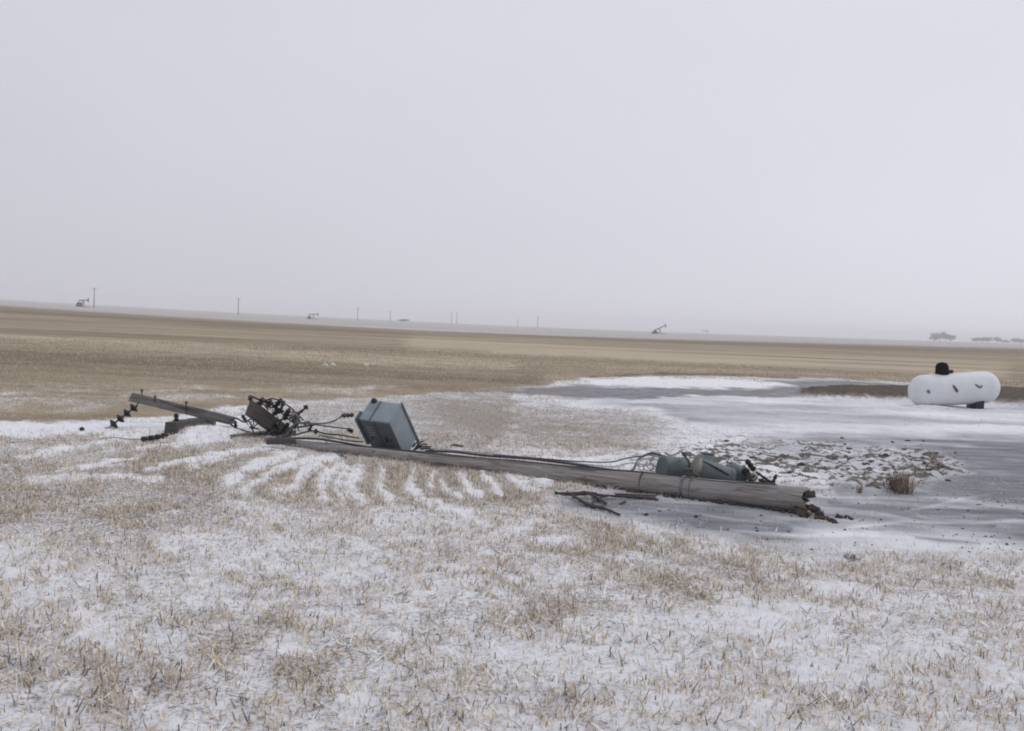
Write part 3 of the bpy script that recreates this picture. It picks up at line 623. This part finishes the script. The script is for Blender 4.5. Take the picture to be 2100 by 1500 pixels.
beam('board', G(478, 897, .03), G(548, 888, .06), .14, .07, MT['arm'], bb, seed=44)
bb2 = empty('broken_board', (P(560, 903, 14.6).x, P(560, 903, 14.6).y, 0), 'dark brown wood block lying on the tip of the pole', 'board')
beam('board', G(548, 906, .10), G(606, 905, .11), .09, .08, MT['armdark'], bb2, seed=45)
# jumpers from the tangle to the cabinet bushings
wire([P(600, 866, 15.3), P(630, 868, 15.3), P(662, 869, 15.2), P(684, 864, 15.0), P(705, 853, 14.9), P(724, 849, 14.9)], .012, 'arm', 'stiff brown jumper wire rising to the upper cabinet bushing')
wire([P(612, 868, 15.2), P(640, 870, 15.2), P(680, 876, 15.0), P(718, 880, 14.9)], .013, 'arm', 'stiff brown jumper wire running level to the lower cabinet bushing')
wire([G(655, 893, .05), G(690, 900, .06), G(722, 905, .08), G(745, 907, .08)], .012, 'wire', 'short grey cable on the snow under the jumper wires')
small_ins(725, 923, -.2, -.2, .05, .012, 'thin stick like pin in front of the pole tip', n=1)

# ------------------------------------------------------------------ grey cabinet
Fp = G(846, 921, .02); Dn = Fp.y
DB = 14.03; B = P(798.5, 867, DB)
dd = np.array([.287, .221, .42])
def _vecs(d): return P(735, 859, DB + d[0]) - B, P(822.5, 828, DB + d[1]) - B, P(832, 939, DB + d[2]) - B
def _res(d):
    a, b, c = _vecs(d); return np.array([a.dot(b), a.dot(c), b.dot(c)])
for _ in range(12):   # depths that make the three edges of the box square to each other
    J = np.stack([(_res(dd + np.eye(3)[k] * 1e-4) - _res(dd)) / 1e-4 for k in range(3)], 1); dd = dd - np.linalg.solve(J, _res(dd))
av, bv, cv_ = _vecs(dd)
print('cabinet', dd, av.length, bv.length, cv_.length, (B + cv_).z, (B + av + cv_).z)
Fp = B + cv_
cab = empty('transformer_cabinet', (Fp.x, Fp.y, 0), 'large grey blue steel equipment cabinet tipped on edge behind the pole', 'equipment cabinet')
MB().box(B, av, bv, cv_).build('body', MT['paint'], cab, bevel=.012)
na, nb, nc = av.normalized(), bv.normalized(), cv_.normalized()
# lid: front plate with shade painted into its dark colour, top seam, side flange
MB().box(B - nb * .012 + nc * .03, av, nb * .014, cv_ * .97).build('door_panel', MT['paintdk_shade'], cab, bevel=.004)
MB().box(B + av * .62 - nc * .010, na * .022, bv, nc * .012).build('seam', MT['paintdk_shade'], cab, bevel=.003)
MB().box(B - nc * .006 - na * .006, na * .02, bv, nc * .03).build('edge_trim', MT['paint'], cab, bevel=.003)
MB().box(B + bv - nb * .012 - na * .016, na * .035, nb * .035, cv_ * 1.12).build('edge_trim', MT['paintdk_shade'], cab, bevel=.003)
MB().box(B + av + na * .004 - nb * .04 - nc * .02, na * .04, bv * .45, cv_ * .72).build('side_flange', MT['paintdk_shade'], cab, bevel=.005)
p = B + av * .86 + bv * .96
MB().lathe(p, p - nc * .06, [(0, .05), (.3, .045), (.6, .03), (1, .012)], 12).build('lifting_lug', MT['iron'], cab)
q = B + av * .30 + cv_ * .42 - nb * .016
MB().box(q, na * .02, nc * .10, -nb * .025).build('latch', MT['iron'], cab, bevel=.003)
for k in range(4):
    MB().box(B + av * .62 + cv_ * (.18 + .07 * k) - nb * .013, av * .22, nc * .012, -nb * .010).build('louvre', MT['paint'], cab, bevel=.002)
MB().box(B + av * .5 - nb * .0135 + cv_ * .03, na * .006, cv_ * .9, -nb * .004).build('door_gap', MT['iron'], cab, smooth=False)
for s in (.2, .8):
    q = B + av * s + cv_ * .5 - nb * .014
    MB().lathe(q, q - nb * .02, [(0, .014), (1, .012)], 8).build('hinge', MT['iron'], cab)
for (px, py, qx, qy, D) in ((726, 851, 700, 853, 15.0), (724, 886, 712, 880, 15.0)):
    MB().lathe(P(px, py, D), P(qx, qy, D), disc_prof(3, .045, .024), 14).build('bushing', MT['tar'] if py > 860 else MT['iron'], cab)
for k, (a, b) in enumerate((((846, 917), (858, 908)), ((852, 920), (868, 905)), ((858, 917), (876, 912)), ((850, 922), (884, 917)), ((862, 922), (890, 924)), ((848, 925), (862, 914)))):
    MB().tube(catmull([P(*a, 14.55), P((a[0] + b[0]) / 2, (a[1] + b[1]) / 2 - 3, 14.5), P(*b, 14.6)], 4), .013, 6).build('torn_lead', MT['iron'], cab)
o = MB().blob(G(937, 915, .03), (.10, .04, .03), 2, .25, 15).build('metal_fragment', MT['tar']); tag(o, 'small black fragment on the snow right of the cabinet', 'fragment')

wire([P(470, 866, 16.4), P(484, 858, 16.1), P(500, 866, 15.8), P(516, 860, 15.4), P(530, 868, 15.2)], .014, 'iron', 'black looped lead joining the long crossarm end to the tangle')
wire([P(474, 872, 16.4), P(494, 882, 16.0), P(520, 888, 15.6), P(548, 890, 15.3)], .016, 'iron', 'lower black lead from the crossarm end into the foot of the tangle')
wire([P(536, 826, 15.1), P(560, 818, 15.1), P(590, 832, 15.2), P(606, 846, 15.2), P(622, 862, 15.3)], .011, 'iron', 'thin black wire arching over the top of the tangle')
wire([P(560, 894, 15.3), P(600, 893, 15.2), P(640, 884, 15.1), P(668, 890, 15.0), P(700, 893, 14.9), P(735, 899, 14.7)], .012, 'iron', 'sagging black wire low between the tangle and the cabinet')
# ------------------------------------------------------------------ transformers lying behind the butt end
def can(name, a, b, r, bodym, endm, label, grp='transformer cans lying behind the pole'):
    a, b = V3(a), V3(b); root = empty(name, (a.x, a.y, 0), label, 'transformer', grp)
    MB().lathe(a, b, [(0, r * .6), (.0, r * .92), (.04, r), (.5, r * 1.005), (.96, r), (1, r * .92), (1.0, r * .6)], 30).build('tank_body', MT[bodym], root)
    MB().lathe(a.lerp(b, .93), a.lerp(b, 1.05), [(0, r * .9), (0, r * 1.06), (.7, r * 1.06), (1, r * .85)], 30).build('lid', MT[endm], root)
    MB().lathe(a.lerp(b, .08), a.lerp(b, .13), [(0, r), (0, r * 1.03), (1, r * 1.03), (1, r)], 30).build('rim_band', MT[bodym], root)
    return root
D1 = 12.25
tr1 = can('transformer', P(1356, 962, D1 - .05), P(1404, 966, D1 + .05), .165, 'tank1', 'olive', 'pale blue grey transformer can at the left of the group behind the pole')
MB().box(P(1405, 938, D1 - .25), rt * .035 + fw * .03, up * .05 + rt * -.02, fw * .2).build('bracket', MT['olive'], tr1, bevel=.006)
tr2 = can('transformer', P(1500, 986, D1 - .15), P(1424, 962, D1 - .2), .155, 'tank2', 'tan', 'middle transformer can with tan lid leaning towards the left one')
MB().tube([P(1441, 946, D1 - .27), P(1470, 960, D1 - .3), P(1495, 974, D1 - .3)], .017, 7).build('lead', MT['tar'], tr2)
MB().box(P(1408, 988, D1 - .5), rt * .10 + up * .0, up * .15 - rt * .02, fw * .12).build('hanger_bracket', MT['olive'], tr2, bevel=.01)
MB().blob(P(1424, 985, D1 - .45), (.08, .06, .07), 2, .25, 3).build('mount_block', MT['olive'], tr2)
tb = empty('terminal_box', P(1452, 946, D1 + .25), 'small blue grey junction box perched behind the middle transformer can', 'junction box')
MB().box(P(1441, 950, D1 + .2), rt * .145 - up * .02, up * .12 + rt * .01, fw * .12).build('box_body', MT['paint'], tb, bevel=.018)
MB().box(P(1440, 930.5, D1 + .19), rt * .155 - up * .022, up * .014, fw * .14).build('box_lid', MT['paintdk_shade'], tb, bevel=.004)
tr3 = can('transformer', P(1487, 977, D1), P(1525, 980, D1), .15, 'paintdk_shade', 'paintdk_shade', 'dark blue rounded transformer can on the right with black bushings')
MB().blob(P(1505, 970, D1 - .02), (.13, .13, .12), 3, .03, 8).build('domed_end', MT['paintdk_shade'], tr3)
for (a, b, r, n) in (((1548, 966), (1530, 943), .045, 3), ((1526, 972), (1533, 964), .05, 2), ((1584, 992), (1592, 974), .028, 2), ((1550, 968), (1586, 993), .022, 3), ((1556, 984), (1586, 994), .03, 3)):
    MB().lathe(P(*a, D1 - .25), P(*b, D1 - .2), disc_prof(n, r, r * .6), 14).build('bushing', MT['tar'], tr3)
MB().blob(P(1545, 979, D1 - .28), (.055, .05, .055), 2, .1, 4).build('tan_cap', MT['tan'], tr3)
MB().blob(P(1545, 977, D1 - .33), (.02, .012, .02), 2, .1, 4).build('cap_bolt', MT['tar'], tr3)
MB().lathe(P(1535, 985, D1 - .3), P(1535, 970, D1 - .28), [(0, .045), (1, .03)], 10).build('neck', MT['iron'], tr3)
for k in range(5):
    a = (1535 + k * 9, 990 + k * 1.2); MB().blob(P(*a, D1 - .3), (.04, .03, .03), 2, .3, 60 + k).build('hardware', MT['iron'], tr3)
o = MB().tube(catmull([P(1360, 976, 12.0), P(1400, 982, 11.95), P(1450, 986, 11.9), P(1500, 990, 11.8), P(1540, 992, 11.75), P(1590, 995, 11.6)], 5), .025, 8).build('hose', MT['tar'])
tag(o, 'thick black hose squeezed between the transformer cans and the pole', 'hose')

# ------------------------------------------------------------------ broken wood near the pole
def stick(pts, r, label, mt='debris', grp='broken wood scattered round the pole'):
    q = catmull(pts, 5); n = len(q); o = MB().tube(q, [r * (1 - .5 * abs(2 * i / n - 1)) * (1 + .2 * math.sin(i * 2.3)) for i in range(n)], 7).build('broken_stick', MT[mt])
    return tag(o, label, 'stick', grp)
stick([G(1138, 1011, .03), G(1168, 1014, .05), G(1205, 1012, .05), G(1240, 1018, .04)], .028, 'dark splintered stick lying level under the middle of the pole')
stick([G(1163, 1009, .05), G(1185, 1023, .04), G(1208, 1036, .03), G(1238, 1043, .03), G(1270, 1056, .02)], .024, 'long dark stick slanting down to the right in front of the pole')
stick([G(1205, 1012, .05), G(1226, 1022, .03), G(1244, 1034, .03)], .022, 'short dark stick crossing the long slanted one')
stick([G(1240, 1016, .04), G(1280, 1019, .03), G(1320, 1021, .02), G(1350, 1025, .02)], .020, 'straight thin stick close along the underside of the pole')
stick([G(1210, 1038, .02), G(1222, 1024, .03), G(1246, 1018, .03)], .014, 'thin twig joining the two slanted sticks')
stick([G(1270, 1034, .015), G(1284, 1029, .02)], .014, 'tiny stick on the grey yard right of the crossed sticks')
stick([G(684, 922, .03), G(696, 930, .02), G(710, 940, .015)], .018, 'thin grey stick leaning on the pole tip near the cabinet', 'arm')
o = beam('plank', G(1262, 1014, .03), G(1345, 1017, .03), .07, .03, MT['arm'], None, seed=33); tag(o, 'short pale plank lying under the pole beside the steel band', 'plank')
chunks = [(1650, 1060, .06, 'splint'), (1672, 1050, .05, 'debris'), (1664, 1042, .05, 'splint'), (1660, 1014, .055, 'debris'), (1682, 1058, .045, 'debris'), (1692, 1066, .04, 'splint'),
          (1706, 1070, .035, 'debris'), (1712, 1074, .03, 'debris'), (1720, 1062, .035, 'debris'), (1738, 1063, .03, 'debris'), (1746, 1066, .02, 'debris'), (1640, 1054, .06, 'splint'), (1675, 1064, .03, 'splint')]
where = ['large reddish chunk under the snapped butt', 'black chunk touching the butt end on its right', 'reddish chunk wedged in the middle of the butt face', 'dark chunk stuck to the top of the butt face',
         'third dark chunk in the trail right of the butt', 'reddish chunk low in the trail right of the butt', 'dark chunk at the lowest bend of the trail', 'smallest dark chunk at the bottom of the trail',
         'dark chunk above the low bend of the trail', 'dark chunk second from the far end of the trail', 'tiny dark chunk at the far right end of the trail', 'reddish chunk under the left edge of the butt face', 'small reddish chunk in the trail close to the butt']
for i, (px, py, r, mt) in enumerate(chunks):
    zz = r * .5 if py > 1030 else .2
    p = G(px, py) + Vector((0, 0, r * .4)) if py > 1045 else P(px, py, A0.y - .06)
    o = MB().blob(p, (r * 1.2, r, r * .75), 2, .3, 80 + i).build('wood_chunk', MT[mt]); tag(o, where[i], 'wood chunk', 'broken wood chunks at the butt of the pole')
o = MB().blob(G(1428, 1060, .01), (.022, .02, .02), 2, .3, 2).build('stone', MT['clod']); tag(o, 'lone dark stone on the grey yard below the pole', 'stone')
o = MB().blob(G(1325, 1056, .01), (.022, .02, .018), 2, .3, 3).build('stone', MT['clod']); tag(o, 'dark stone further left on the grey yard below the pole', 'stone')

# frozen clods in the dug-over patch and under the pole (uncountable)
def clods():
    mb = MB(); rr = random.Random(5); n = 0
    while n < 240:
        px, py = rr.uniform(1440, 1990), rr.uniform(892, 1012)
        if not (py > 905 + abs(px - 1720) * .02 - 6 and py < 1010 - abs(px - 1800) * .18 + 6): continue
        if rr.random() < .25: px, py = rr.gauss(1740, 60), rr.gauss(945, 14)
        r = rr.choice([rr.uniform(.006, .016)] * 3 + [rr.uniform(.016, .042)]); g = G(px, py); h = float(height(np.array([g.x]), np.array([g.y]), {k: v for k, v in ground_maps(np.array([g.x]), np.array([g.y])).items()})[0])
        mb.blob((g.x, g.y, h + r * .25), (r * rr.uniform(1, 2), r, r * .7), 1, .35, n); n += 1
    for k in range(170):   # crumbs scattered over the packed yard
        px, py = rr.uniform(1250, 2120), rr.uniform(1015, 1135)
        if py > 1070 + (px - 1300) * .16: continue
        g = G(px, py); r = rr.uniform(.005, .013); mb.blob((g.x, g.y, r * .3), (r * 1.4, r, r * .7), 1, .3, 700 + k)
    for k in range(60):   # crumbs pushed up along the underside of the pole
        t = rr.uniform(.0, .36); p = A0.lerp(A1, t); r = rr.uniform(.012, .035); mb.blob((p.x + rr.uniform(-.03, .03), p.y - ra * .75 - rr.uniform(0, .08), r * .4), (r * 1.3, r, r * .8), 1, .35, 400 + k)
    o = mb.build('soil_clods', MT['clod'], ang=25); tag(o, 'dark frozen soil clods and crumbs strewn over the snow behind and along the pole', 'soil clods', kind='stuff')
clods()

# ------------------------------------------------------------------ dry weeds
def weed(px, py, wpx, hpx, n, label, seed, cat='weed', pal=None):
    g = G(px, py); s = g.y / F; rr = np.random.default_rng(seed); mb = []; W = wpx * s / 2; Hh = hpx * s
    pal = pal or ([(.36, .29, .22), (.48, .41, .33), (.24, .19, .15), (.70, .69, .70)] if cat == 'grass tuft' else [(.25, .17, .12), (.34, .26, .19), (.17, .11, .08), (.42, .36, .3)])
    vs = []; fs = []; cs = []
    for i in range(n):
        a = rr.uniform(0, 6.28); sp = rr.uniform(0, 1) ** .7; sb = .45 if cat == 'grass tuft' else .3; base = Vector((g.x + sb * W * rr.normal(), g.y + sb * W * 1.6 * rr.normal(), .0))
        tip = base + Vector((math.cos(a) * W * sp, math.sin(a) * W * sp * .8, Hh * rr.uniform(.3, 1) * math.sqrt(max(.05, 1 - .6 * sp * sp))))
        mid = base.lerp(tip, .5) + Vector((rr.normal() * .02, rr.normal() * .02, .25 * Hh * sp)); wv = Vector((math.cos(a + 1.57), math.sin(a + 1.57), .3)) * rr.uniform(.0025, .005)
        k = len(vs); vs += [base - wv, base + wv, mid + wv * .8, mid - wv * .8, tip + wv * .3, tip - wv * .3]; fs += [(k, k + 1, k + 2, k + 3), (k + 3, k + 2, k + 4, k + 5)]
        c = pal[rr.integers(len(pal))]; cs += [(*c, 1)] * 6
    loc = Vector((g.x, g.y, 0)); me = bpy.data.meshes.new('dry_weed'); me.from_pydata([v - loc for v in vs], [], fs); me.materials.append(MT['weed'])
    at = me.attributes.new('tint', 'FLOAT_COLOR', 'POINT'); at.data.foreach_set('color', np.array(cs, np.float32).ravel())
    o = bpy.data.objects.new('dry_weed', me); col.objects.link(o); o.location = loc; return tag(o, label, cat, 'dry weeds in the snow')
weed(1846, 1010, 66, 50, 480, 'rounded reddish brown dry weed clump on the churned snow at right', 3)
weed(1763, 1012, 16, 28, 40, 'small thin dry weed standing between the pole butt and the big clump', 4)
weed(1926, 962, 14, 26, 40, 'slim dry weed at the far edge of the churned snow', 5)
weed(1745, 1150, 36, 20, 50, 'dark weed tuft at the near edge of the grey yard', 6)
# four snow crusted tussocks out in the brown field
for i, (px, py, lb) in enumerate(((667, 752, 'leftmost of the four pale snow crusted tussocks in the brown field'), (683, 751, 'second pale snow crusted tussock from the left in the brown field'),
                                  (751, 752, 'third pale snow crusted tussock from the left in the brown field'), (768, 750, 'rightmost of the four pale snow crusted tussocks in the brown field'))):
    g = G(px, py); rr = random.Random(i); o = MB().blob(g + Vector((0, 0, .03)), (.11, .11, .11), 2, .3, 100 + i).build('snowy_tussock', MT['boulder']); tag(o, lb, 'tussock', 'pale tussocks in the field')

# ------------------------------------------------------------------ propane tank
TD = G(1950, 836).y
ta, tb_ = P(1879, 803, TD), P(2033, 793.5, TD + .25)
axis = (tb_ - ta); TL = axis.length; rT = .49
tank = empty('propane_tank', (ta.x, ta.y, 0), 'white horizontal propane tank with black dome, tilted on the snow', 'propane tank')
prof = []
for i in range(9):
    a = i / 8 * math.pi / 2; prof.append(((-math.cos(a) * .44 + .44 - .20) / TL, rT * math.sin(a)))
prof += [(x / 12, rT) for x in range(2, 10)]
n0 = [p for p in prof]
for i in range(9):
    a = math.pi / 2 * (1 - i / 8); prof.append((1 - (-.0) + (math.cos(a) * .44 - .24) / TL, rT * math.sin(a)))
MB().lathe(ta, tb_, prof, 48).build('tank_shell', MT['white'], tank)
nx = axis.normalized(); upn = Vector((0, 0, 1)); upn = (upn - nx * upn.dot(nx)).normalized(); side = nx.cross(upn)
if side.y > 0: side = -side
dome_c = ta + axis * .35 + upn * (rT - .03)
MB().lathe(dome_c, dome_c + upn * .38, [(0, .2), (.2, .205), (.25, .195), (.6, .19), (.82, .165), (.94, .11), (1, .03)], 24).build('dome_cover', MT['black'], tank)
MB().lathe(ta + axis * .47 + upn * (rT - .01), ta + axis * .47 + upn * (rT + .10), [(0, .05), (.5, .045), (.6, .07), (1, .05)], 12).build('relief_valve', MT['iron'], tank)
MB().tube(catmull([dome_c + nx * .15 + upn * .05, ta + axis * .44 + upn * (rT + .07), ta + axis * .5 + upn * (rT + .04)], 4), .02, 6).build('hose_fitting', MT['iron'], tank)
for s in (.2, .70):
    lug = ta + axis * s + upn * (rT - .01); MB().box(lug - nx * .05, nx * .10, side * .02, upn * .06).build('lifting_lug', MT['white'], tank, bevel=.005)
def arcpatch(s0, s1, pts, mt, nm):   # a decal on the curved shell: pts in (along m, angle rad) outline
    vs = [ta + nx * a + (side * math.cos(b) + upn * math.sin(b)) * (rT + .018) for a, b in pts]; vs2 = [ta + nx * a + (side * math.cos(b) + upn * math.sin(b)) * (rT - .004) for a, b in pts]; n = len(pts)
    MB().add(vs + vs2, [tuple(range(n)), tuple(range(2 * n - 1, n - 1, -1))] + [(i, (i + 1) % n, n + (i + 1) % n, n + i) for i in range(n)]).build(nm, MT[mt], tank, smooth=False)
def along(px): return (px - 1879) * TL / 154
arcpatch(0, 0, [(along(1936), .36), (along(1940), .30), (along(1946), .02), (along(1945), -.12), (along(1941), -.06), (along(1937), .18)], 'decal1', 'placard')
arcpatch(0, 0, [(along(1981), .34), (along(1986), .28), (along(1991), .17), (along(1995), .24), (along(1996), .14), (along(1991), .04), (along(1984), .14)], 'decal2', 'lettering')
arcpatch(0, 0, [(along(1884), .16), (along(1889), .14), (along(1890), -.04), (along(1888), -.10), (along(1884), .0)], 'decal2', 'mark')
for s in (.80, .12):   # two skid feet under the shell
    q = ta + axis * s; top = q.z - rT * .78
    f = MB().box((q.x - .13, q.y - .3, -.03), (.26, 0, 0), (0, .6, 0), (0, 0, top + .06)); f.build('saddle_foot', MT['iron'], tank, bevel=.01)
MB().lathe(ta + axis * .02 + upn * .1 - nx * .02, ta + axis * .98, [(0, .001), (1, .001)], 6)
o = MB().blob((ta.x + .35, ta.y - .35, .0), (.7, .25, .07), 3, .10, 7).build('snow_drift', MT['snow']); tag(o, 'low snow drift against the left underside of the white tank', 'snow drift', 'snow drifts')
# ------------------------------------------------------------------ far things
def gz(p): return float(height(np.array([p.x]), np.array([p.y]))[0])
def far_root(px, D, name, label, cat, group=None):
    p = P(px, 660, D); p.z = gz(p); return empty(name, p, label, cat, group), p
jn = [0]
def place_far_pole(px, D, Hh, label, arm=True):
    root, p = far_root(px, D, 'utility_pole', label, 'utility pole', 'standing utility poles along the horizon')
    if not arm: pass
    MB().lathe(p - Vector((0, 0, .5)), p + Vector((0, 0, Hh)), [(0, .26), (1, .17)], 8).build('shaft', MT['farpole'], root)
    MB().box(p + Vector((-1.2, -.08, Hh - .7)), (2.4, 0, 0), (0, .14, 0), (0, 0, .16)).build('crossarm', MT['farpole'], root)
    for k in (-1.1, 0, 1.1):
        b = p + Vector((k, 0, Hh - .54 if k else Hh)); MB().lathe(b, b + Vector((0, 0, .3)), [(0, .05), (.5, .10), (1, .04)], 8).build('insulator', MT['farpole'], root)
    return root
for a in ((192, 500, 10.2, 'tallest standing pole on the horizon, right of the leftmost pumpjack'), (488, 570, 10, 'lone pole on the horizon left of the low dark pumpjack'),
          (733, 760, 10, 'faint pole on the horizon, first to the right of the low pumpjack'), (800, 900, 10, 'faint small pole, second to the right of the low pumpjack'),
          (926, 960, 12, 'left one of the close pair of very faint poles'), (937, 960, 12, 'right one of the close pair of very faint poles'),
          (1062, 1150, 10, 'very faint short pole left of the middle of the horizon'), (1103, 900, 11, 'faint pole left of the tilted pumpjack')):
    place_far_pole(*a)
def pumpjack(px, D, label, tilt, yaw, s=1.0):
    root, p = far_root(px, D, 'pumpjack', label, 'pumpjack', 'pumpjacks on the horizon')
    c, sn = math.cos(yaw), math.sin(yaw)
    def W(x, y, z): return p + Vector(((x * c - y * sn) * s, (x * sn + y * c) * s, z * s))
    mt = MT['jack']
    m = MB(); m.tube([W(-.9, -.9, 0), W(0, 0, 3.6)], .14 * s, 6)
    for q in ((-.9, .9), (.9, -.9), (.9, .9)): m.tube([W(*q, 0), W(0, 0, 3.6)], .14 * s, 6)
    m.build('samson_post', mt, root)
    ct, st = math.cos(tilt), math.sin(tilt)
    e0 = W(-3.4 * ct, 0, 3.8 - 3.4 * st); e1 = W(3.2 * ct, 0, 3.8 + 3.2 * st)
    MB().tube([e0, e1], .32 * s, 6).build('walking_beam', mt, root)
    h = []; 
    for i in range(7):
        a = -.5 + i / 6 * 1.0; rr_ = 3.9; h.append(W(rr_ * math.cos(tilt + a * .6) , 0, 3.8 + rr_ * math.sin(tilt + a * .6)))
    MB().tube([e1] + h, .3 * s, 6).build('horse_head', mt, root)
    MB().box(W(-4.6, -.9, 0), W(-1.6, -.9, 0) - W(-4.6, -.9, 0), W(-4.6, .9, 0) - W(-4.6, -.9, 0), Vector((0, 0, 1.5 * s))).build('gearbox', mt, root, bevel=.1)
    MB().lathe(W(-3.0, -1.1, 1.7), W(-3.0, 1.1, 1.7), [(0, .9 * s), (1, .9 * s)], 14).build('counterweight', mt, root)
    MB().tube([W(-3.0, .9, 1.6), e0], .12 * s, 6).build('pitman', mt, root)
    MB().box(W(-5.4, -1, -.3), W(4.2, -1, 0) - W(-5.4, -1, 0), W(-5.4, 1, 0) - W(-5.4, -1, 0), Vector((0, 0, .55 * s))).build('base_frame', mt, root)
    return root
pumpjack(1354, 610, 'dark pumpjack with its head tilted up, on the horizon right of centre', R(26), 0, 1.0)
pumpjack(170, 520, 'small triangular pumpjack seen end on, left of the tallest far pole', R(4), R(72), .95)
pumpjack(642, 560, 'low dark pumpjack with level beam, on the horizon left of centre', R(3), R(12), .72)
def tree(px, D, Wd, Hh, label, seed, grp='far trees on the right horizon', cat='tree', trunk=1.8):
    root, p = far_root(px, D, 'deciduous_tree', label, cat, grp); rr = np.random.default_rng(seed)
    m = MB(); m.lathe(p - Vector((0, 0, .5)), p + Vector((0, 0, Hh * .6)), [(0, .45), (.5, .3), (1, .12)], 7)
    for k in range(6):
        a = rr.uniform(0, 6.28); m.tube([p + Vector((0, 0, Hh * rr.uniform(.2, .4))), p + Vector((math.cos(a) * Wd * .3, math.sin(a) * Wd * .3, Hh * rr.uniform(.6, .85)))], [.18, .06], 5)
    m.build('trunk', MT['bark'], root)
    n = 1300; cc = rr.normal(size=(9, 3)) * np.array([Wd * .20, Wd * .16, Hh * .10]) + np.array([0, 0, Hh * .58]); k = rr.integers(9, size=n)
    c = cc[k] + rr.normal(size=(n, 3)) * np.array([Wd * .12, Wd * .12, Hh * .11]); c[:, 2] = np.where(c[:, 2] < trunk, trunk + rr.uniform(0, Hh * .4, n), c[:, 2])
    a = rr.normal(size=(n, 3)); b = rr.normal(size=(n, 3)); a /= np.linalg.norm(a, axis=1)[:, None]; b -= a * (a * b).sum(1)[:, None]; b /= np.linalg.norm(b, axis=1)[:, None]
    sz = rr.uniform(.25, .7, (n, 1)); v = np.stack([c - a * sz, c - b * sz * .6, c + a * sz, c + b * sz * .6], 1).reshape(-1, 3)
    mb = MB(); mb.v = [Vector(q) + p for q in v]; mb.f = [(4 * i, 4 * i + 1, 4 * i + 2, 4 * i + 3) for i in range(n)]
    mb.build('crown', MT['leaf'], root, smooth=False)
for i, (px, D, Wd, Hh, lb) in enumerate(((1918, 1250, 14, 10, 'leftmost hazy tree of the isolated grove above the tank'), (1930, 1260, 15, 12.5, 'tall middle hazy tree of the isolated grove above the tank'),
        (1942, 1240, 15, 12, 'hazy tree right of the middle in the isolated grove'), (1953, 1270, 11, 9, 'low rightmost hazy tree of the isolated grove'),
        (2004, 1300, 12, 6.5, 'low hazy tree at the left end of the right horizon row'), (2016, 1300, 13, 8, 'hazy tree second in the right horizon row'), (2028, 1310, 13, 9, 'highest hazy tree in the right horizon row'),
        (2048, 1300, 13, 8.5, 'rounded hazy tree standing after the gap in the right horizon row'), (2062, 1320, 9, 5, 'smallest hazy bushy tree in the right horizon row'),
        (2084, 1320, 13, 8, 'greyish hazy tree near the right edge of the photo'), (2098, 1320, 12, 7, 'hazy tree cut by the right edge of the photo'))):
    tree(px, D, Wd, Hh, lb, 200 + i)
tree(1450, 2300, 20, 9, 'barely visible fogged tree right of the tilted pumpjack', 300, None)
tree(830, 1100, 12, 3.2, 'very low faint shrubs on the horizon right of the two faint poles', 301, None, 'shrub', .3)

# ------------------------------------------------------------------ winter air
def haze():
    mb = MB(); mb.box((-3100, -3100, -16), (6200, 0, 0), (0, 6200, 0), (0, 0, 38))
    me = bpy.data.meshes.new('haze'); me.from_pydata(mb.v, [], mb.f)
    m = bpy.data.materials.new('winter_haze'); m.use_nodes = True; t = m.node_tree; t.nodes.clear()
    o = t.nodes.new('ShaderNodeOutputMaterial'); v = t.nodes.new('ShaderNodeVolumePrincipled'); v.inputs['Density'].default_value = .0006; v.inputs['Color'].default_value = (.97, .97, .99, 1)
    t.links.new(v.outputs[0], o.inputs['Volume']); me.materials.append(m)
    ob = bpy.data.objects.new('haze', me); col.objects.link(ob); ob['kind'] = 'stuff'; ob['label'] = 'pale winter haze over the whole field'
haze()
